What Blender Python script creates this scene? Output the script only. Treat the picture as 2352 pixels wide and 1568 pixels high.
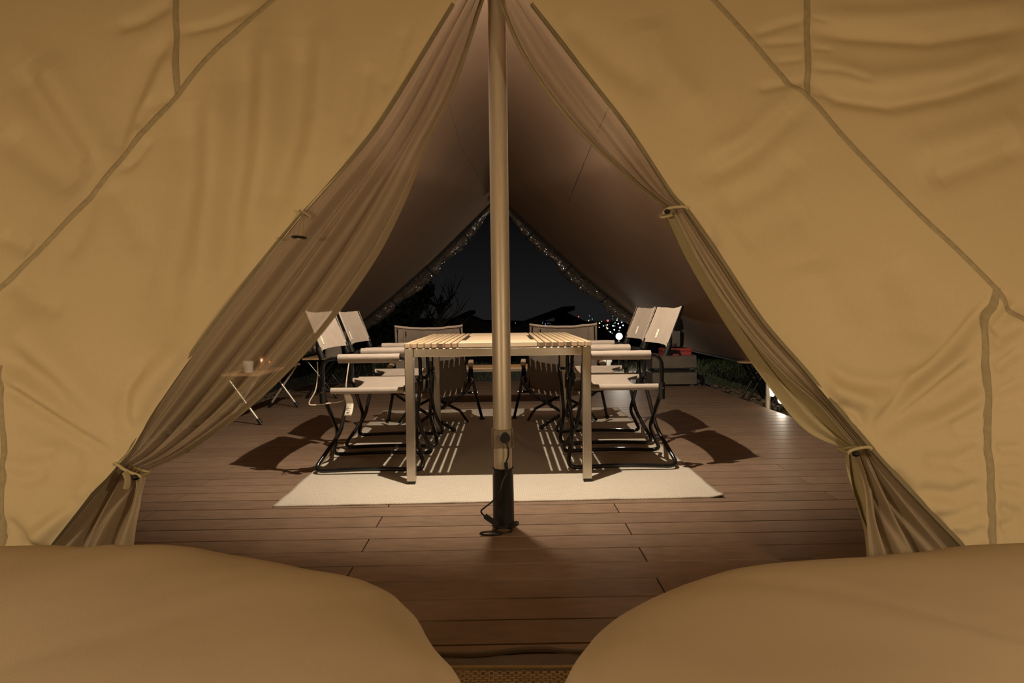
import bpy, bmesh, math, random
import numpy as np
from mathutils import Vector, Matrix, noise

# ------------------------------------------------------------------ scene, camera, light
for o in list(bpy.data.objects):
    bpy.data.objects.remove(o, do_unlink=True)
scn = bpy.context.scene
COL = scn.collection
PI = math.pi
random.seed(7)

FPX, WPX, HPX = 1568.0, 2352, 1568
EYE = np.array([0, 0, .86])
YAW, PITCH, ROLL = -math.atan(19.5 / FPX), -math.atan(71.5 / FPX), -math.radians(.72)
RM = Matrix.Rotation(YAW, 3, 'Z') @ Matrix.Rotation(PI / 2 + PITCH, 3, 'X') @ Matrix.Rotation(ROLL, 3, 'Z')
RN = np.array(RM)

cam_d = bpy.data.cameras.new('camera')
cam_d.sensor_width = 36
cam_d.lens = 36 * FPX / WPX
cam_d.clip_end = 2000
cam_d.clip_start = .02
cam = bpy.data.objects.new('camera', cam_d)
COL.objects.link(cam)
cam.location = EYE
cam.rotation_euler = RM.to_euler()
scn.camera = cam

vs = scn.view_settings
vs.view_transform = 'Standard'
vs.look = 'None'
vs.gamma = 1
vs.use_curve_mapping = False
vs.exposure = 0.0

LAMP = Vector((-.03, 2.84, 2.43))        # the lamp on the centre pole
INNER = [Vector((-1.45, 0, .98)), Vector((1.45, 0, .98))]
P_DOWN, P_UP, P_INNER = 385.0, 270.0, 57.0
WARM = (1.0, .85, .66)

world = bpy.data.worlds.new('night_sky')
scn.world = world
world.use_nodes = True
nt = world.node_tree
bg = nt.nodes['Background']
tc = nt.nodes.new('ShaderNodeTexCoord')
sep = nt.nodes.new('ShaderNodeSeparateXYZ')
rmp = nt.nodes.new('ShaderNodeValToRGB')
nt.links.new(tc.outputs['Generated'], sep.inputs[0])
nt.links.new(sep.outputs['Z'], rmp.inputs[0])
nt.links.new(rmp.outputs[0], bg.inputs[0])
cr = rmp.color_ramp
cr.elements[0].position = 0.0
cr.elements[0].color = (.0105, .0103, .0108, 1)
cr.elements[1].position = .16
cr.elements[1].color = (.0016, .0016, .0018, 1)
bg.inputs[1].default_value = 1.0


def add_light(name, kind, loc, power, col=WARM, radius=.02, parent=None, **kw):
    d = bpy.data.lights.new(name, kind)
    d.energy = power
    d.color = col
    d.shadow_soft_size = radius
    for k, v in kw.items():
        setattr(d, k, v)
    o = bpy.data.objects.new(name, d)
    o.location = loc
    COL.objects.link(o)
    return o


def aim(o, direction):
    o.rotation_euler = Vector(direction).to_track_quat('-Z', 'Y').to_euler()


aim(add_light('pole_lamp_down_offscreen', 'SPOT', LAMP, P_DOWN, radius=.014, spot_size=math.radians(108), spot_blend=.7), (0, .60, -.80))
aim(add_light('roof_fill_spot_offscreen', 'SPOT', LAMP, P_UP, radius=.05, spot_size=math.radians(86), spot_blend=.45), (.05, .94, .33))  # second spot added at the lamp's place to brighten the roof
for p in INNER:
    add_light('lantern_left_offscreen' if p.x < 0 else 'lantern_right_offscreen', 'POINT', p, P_INNER, col=(1, .785, .53), radius=.07)


# ------------------------------------------------------------------ pixel to place
def ray(px, py):
    return RN @ np.array([(px - WPX / 2) / FPX, -(py - HPX / 2) / FPX, -1.0])


def fl(px, py, z=0.0):
    d = ray(px, py)
    return Vector(EYE + d * ((z - EYE[2]) / d[2]))


def aty(px, py, Y):
    d = ray(px, py)
    return Vector(EYE + d * (Y / d[1]))


W0, WS = 1.72, .40        # the inner tent's front wall: y = W0 + WS*z, upright above ZC
ZC = 2.05


def onwall(px, py, off=0.0):
    d = ray(px, py)
    t = (W0 + off + WS * EYE[2]) / (d[1] - WS * d[2])
    return Vector(EYE + d * t)


# ------------------------------------------------------------------ materials
MATS = {}


def mat(name, col, rough=.7, metal=0.0, var=.12, vscale=6.0, bump=0.0, bscale=200.0, spec=.5, alpha=1.0, emit=None, stretch=None,
        rnd=0.0, sheen=0.0, trans=0.0, weave=0.0, wscale=300.0):
    if name in MATS:
        return MATS[name]
    m = bpy.data.materials.new(name)
    m.use_nodes = True
    n = m.node_tree.nodes
    L = m.node_tree.links
    b = n['Principled BSDF']
    b.inputs['Roughness'].default_value = rough
    b.inputs['Metallic'].default_value = metal
    b.inputs['Specular IOR Level'].default_value = spec
    if emit:
        b.inputs['Emission Color'].default_value = (*emit[:3], 1)
        b.inputs['Emission Strength'].default_value = emit[3]
    co = n.new('ShaderNodeTexCoord')
    mp = n.new('ShaderNodeMapping')
    L.new(co.outputs['Object'], mp.inputs[0])
    if stretch:
        mp.inputs['Scale'].default_value = stretch
    nz = n.new('ShaderNodeTexNoise')
    nz.inputs['Scale'].default_value = vscale
    nz.inputs['Detail'].default_value = 5
    L.new(mp.outputs[0], nz.inputs['Vector'])
    ramp = n.new('ShaderNodeValToRGB')
    ramp.color_ramp.elements[0].position = .3
    ramp.color_ramp.elements[1].position = .7
    ramp.color_ramp.elements[0].color = (*[c * (1 - var) for c in col], 1)
    ramp.color_ramp.elements[1].color = (*[min(1, c * (1 + var)) for c in col], 1)
    L.new(nz.outputs['Fac'], ramp.inputs[0])
    out = ramp.outputs[0]
    if rnd:
        oi = n.new('ShaderNodeObjectInfo')
        mr = n.new('ShaderNodeMapRange')
        mr.inputs['To Min'].default_value = 1 - rnd
        mr.inputs['To Max'].default_value = 1 + rnd
        L.new(oi.outputs['Random'], mr.inputs['Value'])
        mx = n.new('ShaderNodeMix')
        mx.data_type = 'RGBA'
        mx.blend_type = 'MULTIPLY'
        mx.inputs['Factor'].default_value = 1
        L.new(out, mx.inputs['A'])
        cmb = n.new('ShaderNodeCombineColor')
        for k in range(3):
            L.new(mr.outputs[0], cmb.inputs[k])
        L.new(cmb.outputs[0], mx.inputs['B'])
        out = mx.outputs['Result']
    L.new(out, b.inputs['Base Color'])
    if bump:
        nb = n.new('ShaderNodeTexNoise')
        nb.inputs['Scale'].default_value = bscale
        nb.inputs['Detail'].default_value = 3
        L.new(mp.outputs[0], nb.inputs['Vector'])
        bp = n.new('ShaderNodeBump')
        bp.inputs['Strength'].default_value = bump
        bp.inputs['Distance'].default_value = .004
        L.new(nb.outputs['Fac'], bp.inputs['Height'])
        L.new(bp.outputs[0], b.inputs['Normal'])
    if alpha < 1 or trans:
        outn = n['Material Output']
        cur = b.outputs[0]
        if trans:
            tl = n.new('ShaderNodeBsdfTranslucent')
            L.new(out, tl.inputs[0])
            mxs = n.new('ShaderNodeMixShader')
            mxs.inputs[0].default_value = trans
            L.new(cur, mxs.inputs[1])
            L.new(tl.outputs[0], mxs.inputs[2])
            cur = mxs.outputs[0]
        if alpha < 1:
            tp = n.new('ShaderNodeBsdfTransparent')
            mxs = n.new('ShaderNodeMixShader')
            mxs.inputs[0].default_value = alpha
            L.new(tp.outputs[0], mxs.inputs[1])
            L.new(cur, mxs.inputs[2])
            cur = mxs.outputs[0]
        L.new(cur, outn.inputs[0])
    MATS[name] = m
    return m


canvas = mat('canvas', (.50, .405, .245), .85, var=.05, vscale=1.6, bump=.15, bscale=500, spec=.2)
canvas_flap = mat('canvas_flap', (.40, .335, .19), .85, var=.06, vscale=3, bump=.2, bscale=400, spec=.2)
seam_tape_m = mat('seam_tape', (.31, .255, .15), .85, var=.1, vscale=60, bump=.4, bscale=250, spec=.2)
edge_m = mat('edge_binding', (.20, .165, .10), .85, var=.1, vscale=20, spec=.2)
mesh_m = mat('mosquito_mesh', (.44, .35, .235), .8, var=.05, vscale=3, alpha=.62, trans=.3, spec=.2)
mesh_bundle_m = mat('mosquito_mesh_layers', (.44, .35, .235), .8, var=.05, vscale=3, alpha=.90, trans=.3, spec=.2)
mesh_hem_m = mat('mesh_hem', (.30, .245, .15), .8, var=.08, vscale=20, trans=.1, spec=.2)
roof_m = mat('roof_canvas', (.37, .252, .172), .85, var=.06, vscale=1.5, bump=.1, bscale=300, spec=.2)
liner_m = canvas
duvet_m = mat('duvet_cotton', (.40, .315, .21), .85, var=.05, vscale=3, bump=.07, bscale=420, spec=.15)
plank_m = mat('deck_composite', (.19, .124, .082), .48, var=.17, vscale=16, bump=.18, bscale=110, spec=.35, stretch=(.6, 1.8, 1), rnd=.10)
sub_m = mat('deck_underside', (.12, .085, .06), .9)
rug_m = None
alu = mat('brushed_aluminium', (.58, .53, .45), .30, metal=1.0, var=.05, vscale=30, bump=.05, bscale=150, stretch=(1, 1, 12))
pole_m = mat('pole_aluminium', (.56, .48, .37), .42, metal=.35, var=.04, vscale=25, stretch=(2, 2, .3))
black_tube = mat('black_steel_tube', (.008, .008, .008), .13, var=.1, spec=.5)
black_pl = mat('black_plastic', (.006, .0055, .005), .45, var=.15)
bolt_m = mat('bolt_steel', (.7, .68, .62), .25, metal=1.0, var=.05)
chair_fab = mat('chair_canvas', (.35, .29, .24), .9, var=.06, vscale=14, bump=.3, bscale=500, spec=.15)
low_fab = mat('low_chair_canvas', (.21, .165, .13), .9, var=.08, vscale=12, bump=.3, bscale=400, spec=.15)
label_m = mat('label_cloth', (.80, .74, .60), .8, var=.03)
ink_m = mat('label_ink', (.10, .08, .06), .8)
wood_l = mat('light_wood', (.45, .335, .21), .5, var=.13, vscale=10, stretch=(6, .5, 6), rnd=.08, spec=.4)
wood_p = mat('panel_wood', (.47, .36, .24), .5, var=.10, vscale=8, stretch=(.6, 5, 5), rnd=.06, spec=.4)
wood_end = [mat('end_grain_pale', (.46, .31, .19), .6, var=.25, vscale=60), mat('end_grain_red', (.36, .19, .115), .6, var=.25, vscale=60),
            mat('end_grain_dark', (.15, .09, .055), .6, var=.3, vscale=60)]
wood_b = mat('bamboo_top', (.50, .31, .16), .5, var=.2, vscale=9, stretch=(.6, 6, 6), spec=.4)
cord_m = mat('cream_cord', (.68, .55, .42), .8, var=.05)
grey_m = mat('grey_pouch_cloth', (.20, .17, .14), .85, bump=.3)
crate_m = mat('galvanised_steel', (.22, .19, .15), .45, metal=.7, var=.12, vscale=14)
red_m = mat('red_plastic', (.46, .07, .06), .55, var=.06)
grass_m = mat('grass_blade', (.10, .13, .045), .8, var=.4, vscale=5)
soil_m = mat('dark_soil', (.055, .05, .035), .95, var=.4, vscale=3, bump=.6, bscale=20)
stone_m = mat('pebble', (.16, .115, .07), .6, var=.5, vscale=9)
paving_m = mat('pale_paving', (.50, .47, .42), .7, var=.15, vscale=5)
dark_m = mat('dark_house', (.09, .08, .07), .95)
leaf_m = mat('dark_leaf', (.05, .065, .035), .9)
bark_m = mat('dark_bark', (.08, .06, .045), .95)
vinyl_m = mat('clear_vinyl', (.085, .066, .05), .10, var=.25, vscale=14, spec=1.0, alpha=.7)
strap_m = mat('black_strap', (.012, .011, .010), .7)
mat_m = mat('woven_mat', (.36, .28, .18), .85, var=.15, vscale=30, bump=.3)
mat_d = mat('woven_mat_under', (.22, .165, .105), .9)
sill_m = mat('brown_ground_sheet', (.075, .055, .038), .45, var=.15, vscale=20)
white_lamp = mat('outdoor_lamp_glow', (1, 1, 1), .5, emit=(1, .88, .68, 40))
tube_glow = mat('lit_diffuser', (1, 1, 1), .5, emit=(1, .86, .66, 6))
dark_panel = mat('slot_dark_steel', (.03, .022, .016), .6)  # near-black strip in the slots beside the panel boards


def rug_material():
    m = bpy.data.materials.new('rug_weave')
    m.use_nodes = True
    n = m.node_tree.nodes
    L = m.node_tree.links
    b = n['Principled BSDF']
    b.inputs['Roughness'].default_value = .95
    b.inputs['Specular IOR Level'].default_value = .1
    co = n.new('ShaderNodeTexCoord')
    br = n.new('ShaderNodeTexBrick')
    br.inputs['Scale'].default_value = 1.0
    br.inputs['Brick Width'].default_value = .019
    br.inputs['Row Height'].default_value = .0105
    br.inputs['Mortar Size'].default_value = .0012
    br.inputs['Mortar Smooth'].default_value = .6
    br.inputs['Color1'].default_value = (.455, .405, .335, 1)
    br.inputs['Color2'].default_value = (.49, .435, .36, 1)
    br.inputs['Mortar'].default_value = (.34, .29, .235, 1)
    L.new(co.outputs['Object'], br.inputs['Vector'])
    L.new(br.outputs['Color'], b.inputs['Base Color'])
    inv = n.new('ShaderNodeMath')
    inv.operation = 'SUBTRACT'
    inv.inputs[0].default_value = 1
    L.new(br.outputs['Fac'], inv.inputs[1])
    bp = n.new('ShaderNodeBump')
    bp.inputs['Strength'].default_value = .6
    bp.inputs['Distance'].default_value = .002
    L.new(inv.outputs[0], bp.inputs['Height'])
    L.new(bp.outputs[0], b.inputs['Normal'])
    return m


rug_m = rug_material()


# ------------------------------------------------------------------ mesh helpers
def fillet(pts, r, n=6, closed=False):
    """round the corners of a polyline"""
    pts = [Vector(p) for p in pts]
    out = []
    N = len(pts)
    for i, p in enumerate(pts):
        if not closed and i in (0, N - 1):
            out.append(p)
            continue
        a, c = pts[i - 1], pts[(i + 1) % N]
        rr = r[i] if isinstance(r, (list, tuple)) else r
        d1 = min(rr, (a - p).length * .48)
        d2 = min(rr, (c - p).length * .48)
        s = p + (a - p).normalized() * d1
        e = p + (c - p).normalized() * d2
        for k in range(n + 1):
            t = k / n
            out.append(s * (1 - t) ** 2 + p * 2 * t * (1 - t) + e * t * t)
    return out


def smooth_curve(pts, n=8):
    """Catmull-Rom through the points"""
    pts = [Vector(p) for p in pts]
    ex = [pts[0] * 2 - pts[1]] + pts + [pts[-1] * 2 - pts[-2]]
    out = []
    for i in range(1, len(ex) - 2):
        a, b, c, d = ex[i - 1], ex[i], ex[i + 1], ex[i + 2]
        for k in range(n):
            t = k / n
            out.append(.5 * ((2 * b) + (c - a) * t + (2 * a - 5 * b + 4 * c - d) * t * t + (3 * b - a - 3 * c + d) * t ** 3))
    out.append(pts[-1])
    return out


class MB:
    def __init__(s):
        s.v, s.f, s.m = [], [], []

    def box(s, lo, hi, M=None, mi=0, bev=0):
        lo, hi = Vector(lo), Vector(hi)
        b = len(s.v)
        if bev:
            # a box with chamfered long edges along every face: 24 corner points
            c = (lo + hi) / 2
            h = (hi - lo) / 2
            pts = []
            for sx in (-1, 1):
                for sy in (-1, 1):
                    for sz in (-1, 1):
                        for ax in range(3):
                            e = [h.x - bev, h.y - bev, h.z - bev]
                            e[ax] += bev
                            pts.append(Vector((c.x + sx * e[0], c.y + sy * e[1], c.z + sz * e[2])))
            bm = bmesh.new()
            for p in pts:
                bm.verts.new(p)
            bmesh.ops.convex_hull(bm, input=bm.verts)
            bmesh.ops.dissolve_limit(bm, angle_limit=.01, verts=bm.verts, edges=bm.edges)
            bm.verts.index_update()
            for v in bm.verts:
                s.v.append(M @ v.co if M else v.co.copy())
            for f in bm.faces:
                s.f.append([b + v.index for v in f.verts])
                s.m.append(mi)
            bm.free()
            return s
        for x in (lo.x, hi.x):
            for y in (lo.y, hi.y):
                for z in (lo.z, hi.z):
                    p = Vector((x, y, z))
                    s.v.append(M @ p if M else p)
        for q in ((0, 1, 3, 2), (4, 6, 7, 5), (0, 4, 5, 1), (2, 3, 7, 6), (0, 2, 6, 4), (1, 5, 7, 3)):
            s.f.append([b + i for i in q])
            s.m.append(mi)
        return s

    def bar(s, a, b, w, h=None, mi=0, up=(0, 0, 1)):
        a, b = Vector(a), Vector(b)
        h = h or w
        d = b - a
        L = d.length
        z = d.normalized()
        x = Vector(up).cross(z)
        if x.length < 1e-4:
            x = Vector((1, 0, 0))
        x.normalize()
        y = z.cross(x)
        M = Matrix((x, y, z)).transposed().to_4x4()
        M.translation = a
        return s.box((-w / 2, -h / 2, 0), (w / 2, h / 2, L), M, mi)

    def tube(s, pts, r, n=8, closed=False, mi=0, flat=1.0):
        pts = [Vector(p) for p in pts]
        q = [pts[0]]
        for p in pts[1:]:
            if (p - q[-1]).length > 1e-5:
                q.append(p)
        pts = q
        if closed and (pts[0] - pts[-1]).length < 1e-5:
            pts.pop()
        N = len(pts)
        b = len(s.v)
        prev = None
        for i, p in enumerate(pts):
            if closed:
                t = pts[(i + 1) % N] - pts[i - 1]
            else:
                t = pts[min(i + 1, N - 1)] - pts[max(i - 1, 0)]
            t.normalize()
            if prev is None:
                nrm = t.orthogonal().normalized()
            else:
                nrm = prev - t * prev.dot(t)
                nrm.normalize()
            prev = nrm
            bi = t.cross(nrm)
            rr = r[i] if isinstance(r, (list, tuple)) else r
            for k in range(n):
                a = 2 * PI * k / n
                s.v.append(p + nrm * math.cos(a) * rr + bi * math.sin(a) * rr * flat)
        for i in range(N if closed else N - 1):
            j = (i + 1) % N
            for k in range(n):
                l = (k + 1) % n
                s.f.append([b + i * n + k, b + i * n + l, b + j * n + l, b + j * n + k])
                s.m.append(mi)
        if not closed:
            s.f.append([b + k for k in range(n)][::-1])
            s.f.append([b + (N - 1) * n + k for k in range(n)])
            s.m += [mi, mi]
        return s

    def lathe(s, prof, n=24, M=None, mi=0):
        b = len(s.v)
        for (r, z) in prof:
            for k in range(n):
                a = 2 * PI * k / n
                p = Vector((r * math.cos(a), r * math.sin(a), z))
                s.v.append(M @ p if M else p)
        for i in range(len(prof) - 1):
            for k in range(n):
                l = (k + 1) % n
                s.f.append([b + i * n + k, b + i * n + l, b + (i + 1) * n + l, b + (i + 1) * n + k])
                s.m.append(mi)
        s.f.append([b + k for k in range(n)][::-1])
        s.f.append([b + (len(prof) - 1) * n + k for k in range(n)])
        s.m += [mi, mi]
        return s

    def grid(s, nu, nv, fn, mi=0, closed_u=False):
        b = len(s.v)
        for j in range(nv):
            for i in range(nu):
                s.v.append(Vector(fn(i / (nu if closed_u else nu - 1), j / (nv - 1))))
        for j in range(nv - 1):
            for i in range(nu if closed_u else nu - 1):
                k = (i + 1) % nu
                s.f.append([b + j * nu + i, b + j * nu + k, b + (j + 1) * nu + k, b + (j + 1) * nu + i])
                s.m.append(mi)
        return s

    def build(s, name, mats, parent=None, smooth=False, loc=None):
        me = bpy.data.meshes.new(name)
        me.from_pydata([tuple(v) for v in s.v], [], s.f)
        if not isinstance(mats, (list, tuple)):
            mats = [mats]
        for m in mats:
            me.materials.append(m)
        me.polygons.foreach_set('material_index', s.m)
        if smooth:
            me.polygons.foreach_set('use_smooth', [True] * len(me.polygons))
            if smooth != 'all':
                me.set_sharp_from_angle(angle=math.radians(40))
        me.update()
        o = bpy.data.objects.new(name, me)
        COL.objects.link(o)
        if parent is not None:
            o.parent = parent
        if loc is not None:
            o.location = loc
        return o


def solidify(o, t, offset=0):
    m = o.modifiers.new('thickness', 'SOLIDIFY')
    m.thickness = t
    m.offset = offset
    return o


def tag(o, label=None, cat=None, group=None, kind=None):
    if label:
        o['label'] = label
    if cat:
        o['category'] = cat
    if group:
        o['group'] = group
    if kind:
        o['kind'] = kind
    return o


def thing(name, label, cat, loc=(0, 0, 0), rz=0, group=None):
    o = bpy.data.objects.new(name, None)
    o.empty_display_size = .1
    COL.objects.link(o)
    o.location = loc
    o.rotation_euler = (0, 0, rz)
    return tag(o, label, cat, group)


def copy_tree(o, parent=None):
    c = o.copy()
    COL.objects.link(c)
    c.parent = parent
    for ch in o.children:
        copy_tree(ch, c)
    return c


def lerp_poly(pts, t):
    """point at fraction t (by index) on a list of Vectors"""
    x = t * (len(pts) - 1)
    i = min(int(x), len(pts) - 2)
    return pts[i].lerp(pts[i + 1], x - i)


# ------------------------------------------------------------------ deck
DX0, DX1 = -2.34, 2.22
DY0, DY1 = 1.585, 8.385
floor = MB().box((DX0 + .02, DY0 + .02, -.16), (DX1 - .02, DY1 - .02, -.024)).build('floor', sub_m)
tag(floor, 'brown composite deck boards laid across the tent', kind='structure')
pl_cache = {}


def plank(x0, x1, yc):
    L = round(x1 - x0, 3)
    if L not in pl_cache:
        pl_cache[L] = MB().box((-L / 2 + .0025, -.0655, -.0235), (L / 2 - .0025, .0655, 0), bev=.0008).build('plank', plank_m, floor)
        o = pl_cache[L]
    else:
        o = pl_cache[L].copy()
        COL.objects.link(o)
    o.location = ((x0 + x1) / 2, yc, 0)


for i in range(-13, 35):
    yc = 3.475 + .14 * i
    cuts = [DX0, -1.53, .48, DX1] if i % 2 == 0 else [DX0, -.52, 1.485, DX1]
    for a, b in zip(cuts, cuts[1:]):
        plank(a, b, yc)
trim = MB().box((DX0 - .03, DY0, -.2), (DX0, DY1, -.004)).box((DX1, DY0, -.2), (DX1 + .03, DY1, -.004)).build('trim_1', plank_m)
tag(trim, kind='structure')

# ------------------------------------------------------------------ ground outside
def ground_z(x, y):
    e = max(abs(x) - 2.3, y - 8.4, 0)
    z = -.14 + .02 * math.sin(x * 1.3) * math.sin(y * .9) * min(1, e)
    if y > 13:
        z -= (y - 13) * .11
    return z


def gfn(u, v):
    x = -45 + 90 * u
    y = -4 + 80 * v ** 1.6
    return (x, y, ground_z(x, y))


g = MB().grid(121, 121, gfn).build('ground', soil_m, smooth='all')
tag(g, 'dark bare ground around the deck', 'ground', kind='structure')

# grass to the right of and behind the deck
gm = MB()
rg = random.Random(3)
for k in range(9000):
    if k % 3:
        x, y = rg.uniform(2.75, 4.6), rg.uniform(7.2, 12.5)
    else:
        x, y = rg.uniform(-5, 4.6), rg.uniform(9.8, 13)
    z = ground_z(x, y) - .005
    h = rg.uniform(.03, .075)
    a = rg.uniform(0, 2 * PI)
    w = .006
    dx, dy = math.cos(a) * w, math.sin(a) * w
    lx, ly = rg.uniform(-.03, .03), rg.uniform(-.03, .03)
    b = len(gm.v)
    gm.v += [Vector((x - dx, y - dy, z)), Vector((x + dx, y + dy, z)), Vector((x + lx, y + ly, z + h))]
    gm.f.append([b, b + 1, b + 2])
    gm.m.append(0)
tag(gm.build('grass', grass_m), 'short grass beyond the deck at night', 'grass', kind='stuff')

# pebbles beside the deck
pm = MB()
for k in range(900):
    side = 1 if k % 2 else -1
    x = side * rg.uniform(2.32, 2.85) + (-.06 if side < 0 else 0)
    y = rg.uniform(4.6, 8.6)
    r = rg.uniform(.018, .045)
    z = ground_z(x, y) + r * .3
    sx, sy, sz = r * rg.uniform(.8, 1.3), r * rg.uniform(.8, 1.3), r * rg.uniform(.5, .8)
    Mx = Matrix.Translation((x, y, z)) @ Matrix.Rotation(rg.uniform(0, 6), 4, 'Z') @ Matrix.Diagonal((sx, sy, sz, 1))
    pm.lathe([(.35, -.95), (.85, -.45), (1, .05), (.8, .55), (.35, .92)], 7, Mx)
tag(pm.build('pebbles', stone_m, smooth='all'), 'brown pebbles strewn beside the deck edges', 'pebbles', kind='stuff')

pv = MB()
paving = thing('paving', 'pale paving slabs lit by the garden lamp behind the deck', 'paving', (0, 0, 0))
for ix in range(3):
    for iy in range(3):
        x, y = .95 + ix * .52, 8.6 + iy * .62
        MB().box((x, y, -.16), (x + .5, y + .6, -.105), bev=.006).build('paving_slab', paving_m, paving)


# ------------------------------------------------------------------ outer tent roof
YB = 10.0
AP = aty(1143, 448, YB)           # apex of the far opening


def roof_pt(s, v):
    """s: -1..1 across, v: 0..1 from the pole end to the far opening"""
    y = 2.56 + (YB - 2.56) * v
    zr = 3.05 + (AP.z - 3.05) * v - .05 * math.sin(PI * v)
    xr = AP.x * v
    hl, hr = -2.7, 2.6
    hx = hl if s < 0 else hr
    hz = .27
    a = abs(s)
    # central gore, tapering towards the far apex
    wc = .50 * (1 - v)
    x = xr + (hx - xr) * a
    zl = zr + (hz - zr) * a
    if a < wc:
        k = a / wc
        z_in = zr - .05 * k * k
        ze = zr + (hz - zr) * wc
        zl = zr + (ze - zr) * (k ** 1.7) if wc > .001 else zl
    sag = .13 * math.sin(PI * a) * (.25 + .75 * v ** 2)
    z = zl + sag * -.9
    return (x, y, z)


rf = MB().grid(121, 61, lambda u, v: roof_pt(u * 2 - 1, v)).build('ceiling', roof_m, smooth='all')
tag(rf, 'brown canvas roof of the outer tent', kind='structure')
solidify(rf, .003)
from mathutils.bvhtree import BVHTree
bvh = BVHTree.FromPolygons([v.co.copy() for v in rf.data.vertices], [tuple(p.vertices) for p in rf.data.polygons])
seam_m = mat('roof_seam', (.37, .255, .18), .85)
for pxs in ([(1470, 90), (1440, 150), (1400, 240), (1360, 328), (1321, 421), (1300, 470)], [(1000, 120), (1035, 250), (1060, 340), (1100, 405), (1124, 445)]):
    p = []
    for a_, b_ in zip(pxs, pxs[1:]):
        for t_ in np.linspace(0, 1, 8)[:-1]:
            d_ = Vector(ray(a_[0] + (b_[0] - a_[0]) * t_, a_[1] + (b_[1] - a_[1]) * t_)).normalized()
            h_ = bvh.ray_cast(Vector(EYE), d_)[0]
            if h_ is not None:
                p.append(h_ - d_ * .003)
    MB().tube(p, .006, 6).build('roof_seam', seam_m, rf, smooth=True)
for sgn in (-1, 1):
    p = [Vector(roof_pt(sgn, v)) for v in np.linspace(0, 1, 40)]
    MB().tube(p, .014, 6).build('hem_rope', strap_m, rf, smooth=True)

# far opening: black edge pole, rolled clear vinyl with straps
for sgn, lb in ((-1, 'rolled clear vinyl door strapped to the tree-side edge of the far opening'),
                (1, 'rolled clear vinyl door strapped to the town-side edge of the far opening')):
    root = thing('rolled_vinyl_door', lb, 'tent door', (0, 0, 0))
    edge = [Vector(roof_pt(sgn * a, 1)) for a in np.linspace(.0, .98, 50)]
    MB().tube([e + Vector((0, .015, -.01)) for e in edge], .022, 8).build('edge_webbing', strap_m, root, smooth=True)
    rr = random.Random(sgn + 5)
    pts, rad = [], []
    dn = Vector((-sgn * .70, 0, -.71))
    for i, e in enumerate(edge):
        t = i / 49
        w = .022 + .060 * math.sin(PI * min(1, t * .95 + .05)) * (1 - .5 * abs(math.sin(t * PI * 4 + .4)) ** 8)
        pts.append(e + dn * (.03 + w) + Vector((0, .03, 0)))
        rad.append(w)

    def vfn(u, v, pts=pts, rad=rad):
        p = lerp_poly(pts, v)
        x = v * (len(rad) - 1)
        i = min(int(x), len(rad) - 2)
        w = rad[i] * (1 - (x - i)) + rad[i + 1] * (x - i)
        a = u * 2 * PI
        t = (pts[-1] - pts[0]).normalized()
        n1 = dn
        n2 = t.cross(n1).normalized()
        k = 1 + .55 * abs(noise.noise(Vector((math.cos(a) * 1.6, math.sin(a) * 1.6, v * 34)))) + .5 * abs(noise.noise(Vector((math.cos(a) * 3, math.sin(a) * 3, v * 80)))) - .25
        return p + n1 * math.cos(a) * w * k + n2 * math.sin(a) * w * .6 * k

    MB().grid(40, 420, vfn, closed_u=True).build('vinyl_roll', vinyl_m, root, smooth='all')
    # canvas flap rolled together with the vinyl, against the edge
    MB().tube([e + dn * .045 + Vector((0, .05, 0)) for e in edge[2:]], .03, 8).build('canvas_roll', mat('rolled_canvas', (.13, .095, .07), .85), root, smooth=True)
    for t in (.22, .42, .62, .84):
        i = int(t * 49)
        c, w = pts[i], rad[i] + .012
        tt = (pts[-1] - pts[0]).normalized()
        n2 = tt.cross(dn).normalized()
        ring = [c - dn * .02 + dn * math.cos(a) * (w + .03) + n2 * math.sin(a) * (w * .62 + .012) for a in np.linspace(0, 2 * PI, 20)[:-1]]
        MB().tube(ring, .011, 6, closed=True).build('strap', strap_m, root, smooth=True)
        MB().bar(edge[i] + Vector((0, -.01, -.02)), edge[i] + Vector((-sgn * -.03, -.02, .045)), .012).build('clip', strap_m, root)

# ------------------------------------------------------------------ inner tent front wall (canvas)
LE_PX = [(1146, -150), (1066, -35), (1040, 10), (900, 240), (820, 350), (697, 487), (560, 655), (450, 800), (360, 930), (300, 1030), (270, 1066), (190, 1160), (100, 1268), (20, 1360)]
RE_PX = [(1149, -150), (1196, -35), (1222, 10), (1330, 150), (1440, 290), (1540, 440), (1578, 483), (1660, 600), (1750, 735), (1850, 850), (1930, 945), (1995, 1022), (2060, 1095), (2140, 1180), (2225, 1268), (2300, 1350)]


def edge_fn(px):
    P = [onwall(*p) for p in px]
    zs = np.array([p.z for p in P])[::-1]
    xs = np.array([p.x for p in P])[::-1]

    def f(z):
        if z > zs[-1]:
            return xs[-1] * max(0, 1 - (z - zs[-1]) * 4)
        if z < zs[0]:
            return xs[0] + (xs[1] - xs[0]) / (zs[1] - zs[0]) * (z - zs[0])
        return float(np.interp(z, zs, xs))
    return f


xl, xr_ = edge_fn(LE_PX), edge_fn(RE_PX)

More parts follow.
